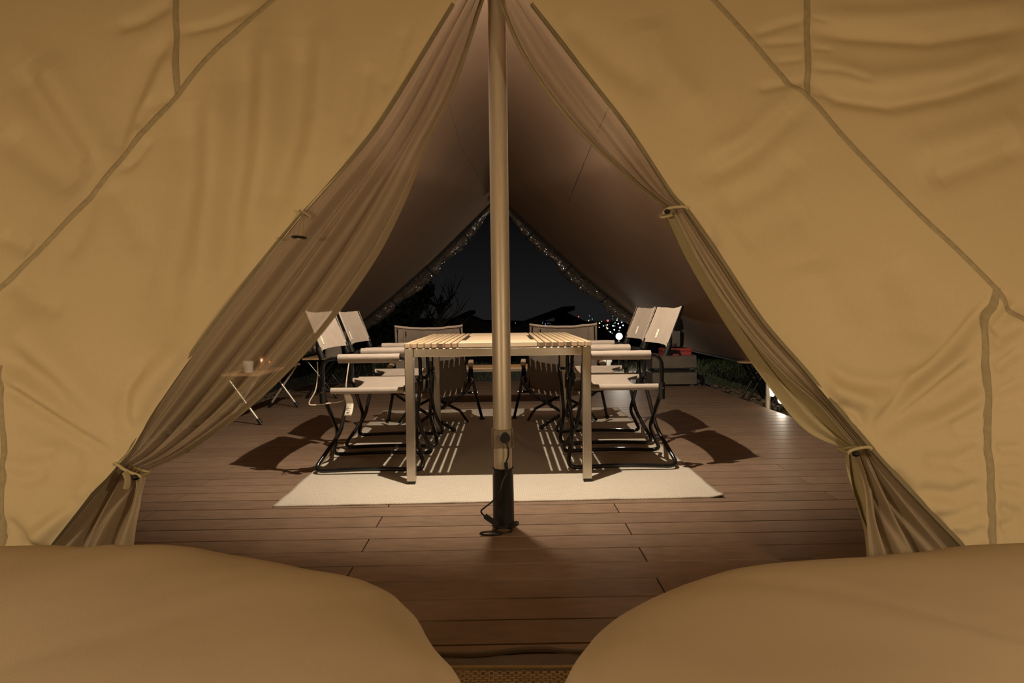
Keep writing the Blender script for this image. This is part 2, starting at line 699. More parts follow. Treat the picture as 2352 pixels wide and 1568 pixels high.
# folds: polyline in the photo's pixels, width in pixels, depth in mm (+ towards the room), fade at the ends
LF = [
    ([(262, 1046), (150, 975), (0, 882)], 13, -13), ([(262, 1040), (120, 930), (0, 850)], 24, 9),
    ([(255, 1030), (110, 880), (0, 808)], 30, -12), ([(250, 1020), (130, 850), (20, 720)], 46, 10),
    ([(290, 1010), (288, 900), (330, 830)], 20, -9), ([(300, 985), (330, 900), (420, 790)], 34, 9),
    ([(0, 1000), (80, 1030), (200, 1075)], 34, -7), ([(60, 1255), (140, 1180), (240, 1100)], 30, 12),
    ([(70, 1205), (140, 1165), (190, 1140)], 18, -10), ([(0, 1195), (60, 1250), (110, 1290)], 16, -11), ([(0, 1230), (40, 1270)], 14, -9),
    ([(0, 1090), (50, 1105), (110, 1090)], 18, -7), ([(0, 1040), (60, 1050), (130, 1030)], 16, -5),
    ([(425, 230), (430, 420), (375, 640), (370, 800)], 48, -14), ([(500, 190), (480, 420), (480, 700)], 40, 9),
    ([(560, 90), (548, 380), (500, 640), (455, 760)], 44, -14), ([(620, 60), (600, 350), (560, 560)], 36, 10),
    ([(690, 80), (668, 330), (600, 520)], 40, -12), ([(745, 40), (735, 260), (690, 420)], 30, 8),
    ([(845, 140), (820, 260), (795, 340)], 22, -8), ([(930, 60), (900, 170), (880, 210)], 18, -6),
    ([(30, 150), (120, 290), (210, 405)], 34, -13), ([(90, 130), (190, 290), (240, 390)], 40, 9),
    ([(0, 300), (80, 370), (180, 440)], 36, -10), ([(0, 540), (70, 575)], 20, -8), ([(20, 640), (80, 690), (150, 720)], 24, -8),
    ([(395, 78), (350, 130), (300, 240), (250, 380)], 26, -11), ([(398, 120), (350, 220), (290, 340)], 24, 8),
    ([(395, 5), (330, 45), (265, 65)], 20, -9), ([(420, 75), (500, 55), (580, 20)], 14, -9), ([(398, 215), (340, 250), (310, 300)], 16, -8),
    ([(345, 320), (310, 370), (275, 395)], 12, -7), ([(220, 430), (190, 520), (150, 600)], 24, -6), ([(250, 420), (300, 500), (330, 580)], 24, -6),
]
RF = [
    ([(1862, 190), (1930, 222), (2050, 240), (2180, 215), (2352, 160)], 22, -16), ([(1870, 150), (2000, 190), (2200, 165), (2352, 110)], 34, 10),
    ([(1864, 74), (1960, 84), (2130, 95), (2352, 60)], 20, -11), ([(1870, 40), (2050, 40), (2352, 10)], 30, 7),
    ([(1864, 155), (1930, 165), (2000, 190)], 12, -7), ([(2130, 415), (2230, 380), (2352, 330)], 30, -11), ([(2080, 350), (2250, 310), (2352, 270)], 40, 8),
    ([(1610, 415), (1720, 355), (1845, 230)], 30, -11), ([(1630, 360), (1740, 300), (1830, 220)], 28, 8), ([(1650, 480), (1760, 430), (1840, 360)], 36, -8),
    ([(1850, 185), (1790, 195), (1740, 205)], 12, -8), ([(1850, 45), (1790, 60), (1730, 80)], 12, -7), ([(1850, 95), (1790, 98), (1750, 100)], 9, -6), ([(1850, 135), (1810, 140), (1780, 142)], 8, -5),
    ([(1865, 40), (1900, 50)], 7, -5), ([(1865, 110), (1910, 115)], 7, -5), ([(1865, 212), (1890, 215)], 7, -4),
    ([(2000, 1000), (2100, 890), (2200, 790), (2275, 690)], 15, -15), ([(2010, 1008), (2130, 920), (2262, 830)], 22, -13), ([(2005, 1000), (2120, 900), (2230, 800)], 12, 8),
    ([(2262, 870), (2200, 915), (2120, 960)], 14, -9), ([(2262, 905), (2190, 945), (2110, 985)], 14, 7), ([(2262, 945), (2180, 985)], 11, -7), ([(2262, 985), (2190, 1000)], 10, -6),
    ([(2266, 1030), (2200, 1060), (2120, 1060)], 20, -9), ([(2268, 1075), (2220, 1080), (2190, 1070)], 10, -6), ([(2268, 1110), (2200, 1140), (2110, 1130)], 20, -11),
    ([(2270, 1160), (2200, 1190), (2150, 1200)], 16, -10), ([(2272, 1215), (2230, 1235), (2190, 1230)], 14, -8), ([(2272, 1255), (2240, 1270)], 10, -7),
    ([(2286, 800), (2320, 770), (2352, 745)], 10, -8), ([(2288, 850), (2352, 800)], 11, -9), ([(2288, 905), (2352, 870)], 10, -7), ([(2290, 940), (2352, 930)], 9, -5), ([(2290, 1030), (2352, 1030)], 12, -8),
    ([(2292, 1080), (2352, 1075)], 9, -5), ([(2294, 1115), (2352, 1125)], 12, -7), ([(2296, 1165), (2352, 1185)], 14, -8), ([(2298, 1215), (2352, 1195)], 14, -9), ([(2352, 690), (2310, 740), (2285, 770)], 20, -12),
    ([(1895, 835), (1960, 875), (2050, 885), (2140, 850)], 24, -11), ([(1925, 930), (1975, 950), (1992, 985)], 14, -12), ([(1900, 890), (1960, 905), (2020, 930)], 20, 8),
    ([(1700, 560), (1760, 520), (1850, 480)], 50, -5), ([(2050, 600), (2120, 700), (2130, 800)], 60, -7), ([(1850, 600), (1900, 720), (1960, 800)], 60, 7),
    ([(1290, 40), (1420, 150), (1520, 210)], 40, -8), ([(1480, 40), (1520, 160), (1620, 260)], 46, 7), ([(2050, 1085), (2080, 1120), (2110, 1165)], 16, -9),
    ([(1590, 470), (1630, 520), (1650, 575)], 14, -7),
]


def fold_disp(X, Z, folds):
    D = np.zeros_like(X)
    for px, w, amp in folds:
        P = [onwall(*p) for p in px]
        c = len(P) // 2
        sc = P[c].y / FPX
        w_ = w * sc
        best = np.full(X.shape, 1e9)
        par = np.zeros_like(X)
        L = [0]
        for a, b in zip(P, P[1:]):
            L.append(L[-1] + (b - a).length)
        for i, (a, b) in enumerate(zip(P, P[1:])):
            ax, az, bx, bz = a.x, a.z, b.x, b.z
            dx, dz = bx - ax, bz - az
            t = np.clip(((X - ax) * dx + (Z - az) * dz) / (dx * dx + dz * dz), 0, 1)
            d = np.hypot(X - ax - t * dx, (Z - az - t * dz) * 1.08)
            q = d < best
            best = np.where(q, d, best)
            par = np.where(q, (L[i] + t * (L[i + 1] - L[i])) / L[-1], par)
        env = np.clip(np.minimum(par, 1 - par) * 5 + .25, 0, 1)
        D += amp * .001 * 2.0 * (w / 20) ** .4 * np.exp(-(best / w_) ** 2) * env
    return D


def wall_panel(name, xe, xo, folds, sgn):
    nu, nv = 300, 300
    zz = np.concatenate([np.linspace(0, 2.2, 270), np.linspace(2.23, 3.1, 30)])
    uu = np.linspace(0, 1, nu) ** 1.0
    X = np.zeros((nv, nu))
    Z = np.repeat(zz[:, None], nu, 1)
    for j, z in enumerate(zz):
        e = xe(z)
        X[j] = e + (xo - e) * uu
    D = fold_disp(X, Z, folds)
    N = np.array([[noise.noise(Vector((x * 2.2, z * 1.5, 3 + sgn))) for x, z in zip(X[j, ::6], Z[j, ::6])] for j in range(0, nv, 6)])
    # bilinear up-sampling of the coarse noise
    ju = np.linspace(0, N.shape[0] - 1, nv)
    iu = np.linspace(0, N.shape[1] - 1, nu)
    N1 = np.array([np.interp(iu, np.arange(N.shape[1]), r) for r in N])
    N2 = np.array([np.interp(ju, np.arange(N.shape[0]), N1[:, k]) for k in range(nu)]).T
    D += N2 * .010
    # the edge of the opening curls slightly away from the room
    ed = np.abs(X - X[:, :1])
    D -= .012 * np.exp(-(ed / .03) ** 2)
    Y = W0 + WS * np.minimum(Z, ZC) - D
    s = MB()
    s.v = [Vector(p) for p in np.stack([X, Y, Z], -1).reshape(-1, 3)]
    for j in range(nv - 1):
        for i in range(nu - 1):
            a = j * nu + i
            s.f.append([a, a + 1, a + nu + 1, a + nu])
    s.m = [0] * len(s.f)
    o = s.build(name, canvas, smooth='all')
    tag(o, kind='structure')

    def depth(x, z):
        fj = float(np.clip(np.interp(z, zz, np.arange(nv)), 0, nv - 1.001))
        e = xe(z)
        fi = float(np.clip((x - e) / (xo - e) * (nu - 1), 0, nu - 1.001))
        j, i = int(fj), int(fi)
        a, b = fj - j, fi - i
        return (Y[j, i] * (1 - a) + Y[j + 1, i] * a) * (1 - b) + (Y[j, i + 1] * (1 - a) + Y[j + 1, i + 1] * a) * b
    return o, depth


wl, dl = wall_panel('wall_left', xl, -2.5, LF, -1)
wr, dr = wall_panel('wall_right', xr_, 2.5, RF, 1)


def tape(parent, px, wpx, depth, name='seam_tape', m=None, rough_edge=.0):
    P = smooth_curve([onwall(*p) for p in px], 40)
    s = MB()
    n = len(P)
    for i, p in enumerate(P):
        t = P[min(i + 1, n - 1)] - P[max(i - 1, 0)]
        nx, nz = -t.z, t.x
        l = math.hypot(nx, nz)
        h = wpx * p.y / FPX / 2 * (1 + rough_edge * noise.noise(Vector((i * .7, 0, 1))))
        for q in (-1, -.55, .55, 1):
            x, z = p.x + nx / l * h * q, p.z + nz / l * h * q
            y = depth(x, z) - (.0005 if abs(q) == 1 else .0042)
            s.v.append(Vector((x, y, z)))
    for i in range(n - 1):
        for k in range(3):
            a = i * 4 + k
            s.f.append([a, a + 1, a + 5, a + 4])
            s.m.append(0)
    return s.build(name, m or seam_tape_m, parent, smooth='all')


tape(wl, [(655, -25), (625, 0), (500, 110), (405, 218), (240, 410), (110, 555), (0, 660), (-60, 720)], 13, dl)
tape(wl, [(403, -30), (405, 60), (406, 140), (407, 212)], 14, dl, rough_edge=.10)
tape(wl, [(-3, 840), (0, 900), (3, 1000), (2, 1130), (0, 1300)], 11, dl, rough_edge=.10)
tape(wr, [(1605, -35), (1640, 0), (1725, 92), (1800, 178), (1860, 222), (1950, 325), (2100, 480), (2200, 575), (2285, 660), (2325, 708), (2380, 750)], 13, dr)
tape(wr, [(1852, -30), (1853, 50), (1855, 130), (1857, 212)], 14, dr, rough_edge=.10)
tape(wr, [(2290, 660), (2284, 700), (2264, 745), (2270, 900), (2268, 1000), (2276, 1100), (2280, 1270), (2284, 1330)], 17, dr, rough_edge=.10)
# dark binding along the opening edge
for parent, px, sgn in ((wl, LE_PX[2:-1], 1), (wr, RE_PX[2:-1], -1)):
    P = smooth_curve([onwall(*p, .016) for p in px], 10)
    MB().tube(P, .008, 6).build('edge_binding', edge_m, parent, smooth=True)

# the rest of the inner tent, around and behind the camera
shell = MB()
R0 = -2.6
for s_ in (-1, 1):
    x = 2.5 * s_
    shell.v += [Vector((x, R0, 0)), Vector((x, W0, 0)), Vector((x, W0 + WS * ZC, ZC)), Vector((x, W0 + WS * ZC, 2.3)), Vector((x, R0, 1.6))]
    b = len(shell.v) - 5
    shell.f.append([b, b + 1, b + 2, b + 3, b + 4])
    shell.m.append(0)
b = len(shell.v)
ytop = W0 + WS * ZC
shell.v += [Vector(p) for p in ((-2.5, R0, 1.6), (2.5, R0, 1.6), (2.5, ytop, 2.3), (2.5, ytop, 3.1), (-2.5, ytop, 3.1), (-2.5, ytop, 2.3), (0, R0, 2.4), (0, ytop, 3.1), (-2.5, R0, 0), (2.5, R0, 0))]
shell.f += [[b + 0, b + 6, b + 7, b + 5], [b + 6, b + 1, b + 2, b + 7], [b + 8, b + 9, b + 1, b + 6, b + 0]]
shell.m += [0, 0, 0]
tag(shell.build('wall_rear', liner_m), 'canvas of the inner sleeping tent behind the beds', kind='structure')
ins = MB().box((-2.5, R0, -.06), (2.5, DY0 - .005, -.02)).build('floor_inner', sill_m)
tag(ins, kind='structure')


# ------------------------------------------------------------------ curtains
def curtain_surface(E, F, nf, amp, off0, off1, nu=90, nv=110, phase=0, drop=0.0, back=None, skew=0.0):
    Ew = smooth_curve([onwall(*p, off0) for p in E], 14)
    Fw = smooth_curve([onwall(*p, off1) for p in F], 14)

    def fn(u, v):
        a, b = lerp_poly(Ew, v), lerp_poly(Fw, v)
        p = a.lerp(b, u)
        w = (b - a).length
        ripple = math.sin(2 * PI * (nf * u + phase) + 1.3 * math.sin(v * 3 + u * 4)) + .45 * math.sin(2 * PI * (nf * 1.9 * u + .3 + skew * v) + 2 * v)
        k = amp * min(1, w / .12) * (.4 + .6 * math.sin(PI * min(1, u * 1.0 + .02)) ** .5)
        n1 = noise.noise(Vector((u * 3.5, v * 2.2, phase * 7))) * amp * .8
        g = min(1, u * 6)
        return p + Vector((0, 1, -.15)) * ((ripple * .5 + .72) * k * g + n1 * u * g)
    s = MB().grid(nu, nv, fn)
    return s, Fw


lc = thing('mesh_curtain', 'mosquito mesh curtain pulled wide, one tie low down, black toggle disc beside it', 'curtain', onwall(270, 1075))


def child_at(o, root):
    o.parent = root
    o.matrix_parent_inverse = Matrix.Translation(-Vector(root.location))
    return o


E1 = [(1140, -140), (1070, -36), (1045, 5), (905, 240), (825, 350), (700, 487), (562, 657), (452, 802), (362, 935), (300, 1028), (268, 1066)]
F1 = [(1146, -140), (1126, -40), (1109, 5), (1048, 190), (985, 325), (920, 480), (848, 612), (715, 790), (575, 930), (430, 1035), (322, 1086)]
s, Fw = curtain_surface(E1, F1, 4, .040, .012, .075, phase=.1, skew=.3)
child_at(s.build('mesh_panel', mesh_m, smooth='all'), lc)
hem = []


def hem_strip(F, w, off, m, name, root):
    P = smooth_curve([onwall(*p, off) for p in F], 14)
    s = MB()
    n = len(P)
    for i, p in enumerate(P):
        t = (P[min(i + 1, n - 1)] - P[max(i - 1, 0)]).normalized()
        nn = Vector((-t.z, 0, t.x)).normalized()
        for q in (-1, 1):
            s.v.append(p + nn * w / 2 * q + Vector((0, -.004, 0)))
    for i in range(n - 1):
        a = 2 * i
        s.f.append([a, a + 1, a + 3, a + 2])
        s.m.append(0)
    o = s.build(name, m, smooth='all')
    solidify(o, .003)
    return child_at(o, root)


hem_strip([(p[0] - 3, p[1]) for p in F1[1:-1]], .016, .10, mesh_hem_m, 'hem', lc)
Et = [(270, 1060), (190, 1165), (105, 1268), (30, 1370)]
Ft = [(321, 1086), (324, 1125), (313, 1195), (293, 1300)]
s, _ = curtain_surface(Et, Ft, 3, .05, .03, .10, nv=60, phase=.35)
child_at(s.build('curtain_tail', mesh_bundle_m, smooth='all'), lc)

def tie(root, pts, rad=.0045, knot=None, m=canvas_flap):
    P = fillet([onwall(*p) for p in pts], .02, closed=True)
    # make a loop in depth
    n = len(P)
    P = [p + Vector((0, .06 * (1 if k > n / 2 else 0) + .0, 0)) for k, p in enumerate(P)]
    child_at(MB().tube(P, rad, 8, closed=True).build('tie_band', m, smooth=True), root)
    if knot:
        c = onwall(*knot, .0)
        Mx = Matrix.Translation(c) @ Matrix.Diagonal((.012, .010, .008, 1))
        child_at(MB().lathe([(.3, -1), (.8, -.6), (1, 0), (.8, .6), (.3, 1)], 10, Mx).build('toggle', black_pl, smooth=True), root)


tie(lc, [(264, 1062), (290, 1082), (322, 1092), (324, 1098), (288, 1090), (262, 1070)], knot=(311, 1096))
# lower hood of the knotted end
c0 = onwall(300, 1103, .02)
child_at(MB().tube(smooth_curve([onwall(288, 1085, -.005), onwall(294, 1100, -.008), onwall(293, 1112, -.004), onwall(290, 1122, 0)], 6), .009, 8, flat=.6).build('tie_end', mesh_hem_m, smooth=True), lc)

tg = thing('toggle_pull', 'small black disc hanging on two cords from the canvas edge', 'toggle', onwall(697, 487, -.02))
p0, p1 = onwall(697, 487, -.012), onwall(687, 545, -.05)
child_at(MB().tube([p0, p1 + Vector((.011, 0, .004))], .0016, 6).tube([p0 + Vector((-.004, 0, 0)), p1 + Vector((-.006, 0, .004))], .0016, 6).build('cord', mesh_hem_m), tg)
Mx = Matrix.Translation(p1) @ Matrix.Rotation(math.radians(4), 4, 'Y')
child_at(MB().lathe([(.004, -.004), (.021, -.0035), (.0245, 0), (.021, .0035), (.004, .004)], 28, Mx).build('disc', black_pl, smooth=True), tg)
child_at(MB().lathe([(.003, -.0065), (.007, -.005), (.007, 0)], 14, Matrix.Translation(p1)).build('disc_stud', cord_m, smooth=True), tg)
child_at(MB().bar(p0 + Vector((-.012, -.004, .006)), p0 + Vector((.018, .01, -.014)), .016, .006).build('loop_tab', seam_tape_m), tg)

rc = thing('mesh_curtain', 'mosquito mesh curtain bundled with an olive canvas flap, tied at two points', 'curtain', onwall(1985, 1035))
E2 = [(1152, -140), (1196, -36), (1222, 8), (1330, 150), (1440, 290), (1540, 440), (1580, 482)]
F2 = [(1148, -140), (1140, -40), (1152, 8), (1205, 130), (1300, 265), (1420, 385), (1530, 478)]
s, _ = curtain_surface(E2, F2, 3, .030, .012, .06, phase=.2, nv=80, skew=.3)
child_at(s.build('mesh_panel', mesh_m, smooth='all'), rc)
hem_strip(F2[1:], .016, .08, mesh_hem_m, 'hem', rc)
E3 = [(1580, 482), (1662, 602), (1752, 737), (1852, 852), (1932, 946), (1994, 1022)]
F3 = [(1548, 486), (1612, 610), (1700, 742), (1795, 850), (1885, 930), (1964, 1022)]
s, _ = curtain_surface(E3, F3, 2.4, .022, .012, .05, phase=.7, nv=90)
child_at(s.build('mesh_panel', mesh_bundle_m, smooth='all'), rc)
hem_strip(F3, .014, .055, mesh_hem_m, 'hem', rc)
E4 = [(1556, 484), (1630, 612), (1720, 748), (1815, 868), (1900, 945), (1968, 1024)]
F4 = [(1523, 484), (1578, 590), (1656, 718), (1739, 841), (1846, 980), (1946, 1034)]
s, _ = curtain_surface(E4, F4, 1.3, .03, .07, .11, phase=.15, nv=90)
child_at(s.build('canvas_flap', canvas_flap, smooth='all'), rc)
E5 = [(1996, 1030), (2042, 1085), (2132, 1180), (2228, 1275), (2300, 1350)]
F5 = [(1966, 1034), (1985, 1110), (1998, 1200), (2004, 1270), (2008, 1350)]
s, _ = curtain_surface(E5, F5, 3.2, .05, .03, .07, phase=.0, nv=70)
child_at(s.build('curtain_tail', mesh_bundle_m, smooth='all'), rc)
E6 = [(1985, 1032), (2000, 1110), (2012, 1200), (2016, 1270), (2016, 1350)]
F6 = [(1946, 1040), (1953, 1110), (1975, 1180), (1992, 1235), (1996, 1350)]
s, _ = curtain_surface(E6, F6, 1.5, .04, .09, .12, phase=.4, nv=60)
child_at(s.build('canvas_flap_tail', canvas_flap, smooth='all'), rc)
tie(rc, [(1524, 484), (1540, 476), (1576, 474), (1580, 482), (1545, 490), (1526, 494)], knot=(1532, 486))
tie(rc, [(1948, 1036), (1975, 1028), (2000, 1026), (2003, 1036), (1975, 1038), (1950, 1046)], knot=(1966, 1042))

# ------------------------------------------------------------------ centre pole, power cable
pole = thing('centre_pole', 'round champagne aluminium tent pole standing in a black sleeve', 'tent pole', (-.009, 2.70, 0))
MB().lathe([(.036, .01), (.0365, .3), (.036, 2.78), (.02, 2.80)], 40).build('pole_shaft', pole_m, pole, smooth=True)
MB().lathe([(.047, 0), (.0465, .012), (.0425, .016), (.0415, .225), (.043, .228), (.043, .234), (.037, .235)], 36).build('base_sleeve', black_pl, pole, smooth=True)
col_ = MB().box((-.039, -.041, .318), (.039, .041, .392), bev=.004).build('clamp_collar', alu, pole)
for s_ in (-1, 1):
    MB().box((s_ * .041 - .002, -.041, .322), (s_ * .041 + .002, -.015, .396)).build('clamp_flange', alu, col_)
cab = thing('power_cable', 'black power cable with plug and adapter running down the pole', 'cable', (0, 2.63, 0))


def pp(px, py, Y):
    return aty(px, py, Y)


YP = 2.64
c = pp(1160, 1005, YP)
Mx = Matrix.Translation(c) @ Matrix.Rotation(PI / 2, 4, 'X')
child_at(MB().lathe([(.0195, -.016), (.0205, -.01), (.0205, .008), (.019, .014)], 28, Mx).build('plug', black_pl, smooth=True), cab)
cp = smooth_curve([pp(1162, 1012, YP - .012), pp(1167, 1030, YP - .012), pp(1167, 1048, YP - .008), pp(1162, 1064, YP - .006), pp(1163, 1085, YP - .006), pp(1154, 1108, YP - .01), pp(1148, 1128, YP - .02),
                   pp(1132, 1150, YP - .05), pp(1112, 1166, YP - .06), pp(1105, 1174, YP - .06), pp(1110, 1182, YP - .055), pp(1118, 1188, YP - .05)], 8)
child_at(MB().tube(cp, .0032, 8).build('cord', black_pl, smooth=True), cab)
child_at(MB().bar(pp(1162, 1062, YP - .006), pp(1164, 1086, YP - .006), .017, .014).build('connector', black_pl), cab)
child_at(MB().bar(pp(1116, 1186, YP - .05), pp(1140, 1203, YP - .035), .026, .020).build('adapter', black_pl), cab)
for (cx, cy, a, b_) in ((1157, 1217, .034, .030), (1128, 1224, .042, .022)):
    q = fl(cx, cy, .004)
    child_at(MB().tube([q + Vector((math.cos(t) * a, math.sin(t) * b_, 0)) for t in np.linspace(0, 2 * PI, 28)[:-1]], .0032, 6, closed=True).build('cord_loop', black_pl, smooth=True), cab)
child_at(MB().tube(smooth_curve([fl(1172, 1212, .004), fl(1182, 1206, .006), fl(1190, 1200, .008), fl(1184, 1198, .012)], 6), .005, 6).build('cord_end', black_pl, smooth=True), cab)

# the lamp hanging behind the pole, above the picture
lp = thing('pole_lamp', 'lamp with black cap hung behind the top of the centre pole', 'lamp', LAMP + Vector((0, 0, .02)))
MB().lathe([(.012, .10), (.03, .09), (.034, .03), (.034, .02)], 24).build('lamp_cap', black_pl, lp, smooth=True)
MB().tube([(0, 0, .10), (0, 0, .36)], .003, 6).build('lamp_cord', black_pl, lp)
MB().tube([(0, -.14, .30), (0, 0, .30), (0, .03, .12)], .006, 6).build('lamp_hook', black_pl, lp)
for p in INNER:
    t = thing('hanging_lantern', 'small lantern hung over the bed on the ' + ('wide-open' if p.x < 0 else 'twice-tied') + ' curtain side', 'lantern', p, 0, 'lanterns inside the sleeping tent')
    MB().lathe([(.05, .11), (.06, .115), (.05, .14), (.01, .15)], 24).build('lantern_cap', black_pl, t, smooth=True)
    MB().tube([(0, 0, .15), (0, 0, .45)], .003, 6).build('lantern_cord', black_pl, t)

# ------------------------------------------------------------------ rug
RC = [fl(628, 1165), fl(1662, 1143), fl(1416, 936), fl(880, 944)]


def rug_fn(u, v, top=True):
    a = RC[0].lerp(RC[1], u)
    b = RC[3].lerp(RC[2], u)
    p = a.lerp(b, v)
    p.x += (.012 * noise.noise(Vector((v * 9, 4.2 if u < .5 else 9.1, 0)))) * abs(2 * u - 1) ** 4
    curl = .012 * max(0, (u - .97) / .03) * max(0, (.03 - v) / .03) + .003 * max(0, noise.noise(Vector((u * 22, v * 30, 2)))) * (1 if min(u, 1 - u, v * 2, 1 - v) < .05 else .15)
    p.z = .0075 + curl
    return p


s = MB().grid(120, 150, rug_fn)
o = s.build('rug', rug_m, smooth='all')
solidify(o, .007, -1)
tag(o, 'cream flat-woven rug under the dining table', 'rug')

# ------------------------------------------------------------------ dining table
TX0, TX1, TY0, TY1, TZ = -.487, .430, 3.338, 4.735, .704
table = thing('dining_table', 'slatted wood dining table on a square aluminium frame', 'table', ((TX0 + TX1) / 2, (TY0 + TY1) / 2, .0085))
hx, hy = (TX1 - TX0) / 2, (TY1 - TY0) / 2
zt = TZ - .0085
SL = .0225     # slat thickness
fz1 = zt - SL - .002
for sx in (-1, 1):
    for sy in (-1, 1):
        x0 = sx * (hx - .0225)
        y0 = sy * (hy - .0225)
        lg = MB().box((x0 - .0215, y0 - .0215, .014), (x0 + .0215, y0 + .0215, fz1), bev=.002).build('leg', alu, table)
        MB().box((x0 - .019, y0 - .019, 0), (x0 + .019, y0 + .019, .014), bev=.002).build('foot_cap', black_pl, lg)
for sy in (-1, 1):
    y0 = sy * (hy - .0225)
    MB().box((-hx + .045, y0 - .02, fz1 - .042), (hx - .045, y0 + .02, fz1 - .001), bev=.002).build('frame_rail', alu, table)
for sx in (-1, 1):
    x0 = sx * (hx - .0225)
    MB().box((x0 - .02, -hy + .045, fz1 - .042), (x0 + .02, hy - .045, fz1 - .001), bev=.002).build('frame_rail', alu, table)
for y0 in (-.16, .22):
    MB().box((-hx + .045, y0 - .018, fz1 - .03), (hx - .045, y0 + .018, fz1 - .001)).build('cross_rail', alu, table)
pitch, sw = .0332, .0248
order = [0, 0, 0, 0, 0, 2, 1, 1]
order2 = [0, 0, 0, 2, 1, 2, 2, 2]
for sx, od in ((-1, order), (1, order2)):
    for k in range(8):
        xc = sx * (hx - .013 - pitch * k)
        sl = MB().box((xc - sw / 2, -hy, zt - SL), (xc + sw / 2, hy, zt), bev=.0022).build('slat', wood_l, table)
        MB().box((xc - sw / 2 + .002, -hy - .0006, zt - SL + .002), (xc + sw / 2 - .002, -hy, zt - .002)).build('end_grain', wood_end[od[k]], sl)
px_ = hx - .013 - pitch * 7 - sw / 2 - .0065
nb_ = 5
bw = 2 * hy / nb_
for k in range(nb_):
    y0 = -hy + k * bw
    inset = 0 if k in (0, nb_ - 1) else .022
    MB().box((-px_ + inset, y0 + .0008, zt - SL), (px_ - inset, y0 + bw - .0008, zt + .0005), bev=.0018).build('panel_board', wood_p, table)
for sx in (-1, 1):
    MB().box((sx * (px_ - .011) - .010, -hy + bw + .002, zt - SL), (sx * (px_ - .011) + .010, hy - bw - .002, zt - .008)).build('slot_strip', dark_panel, table)

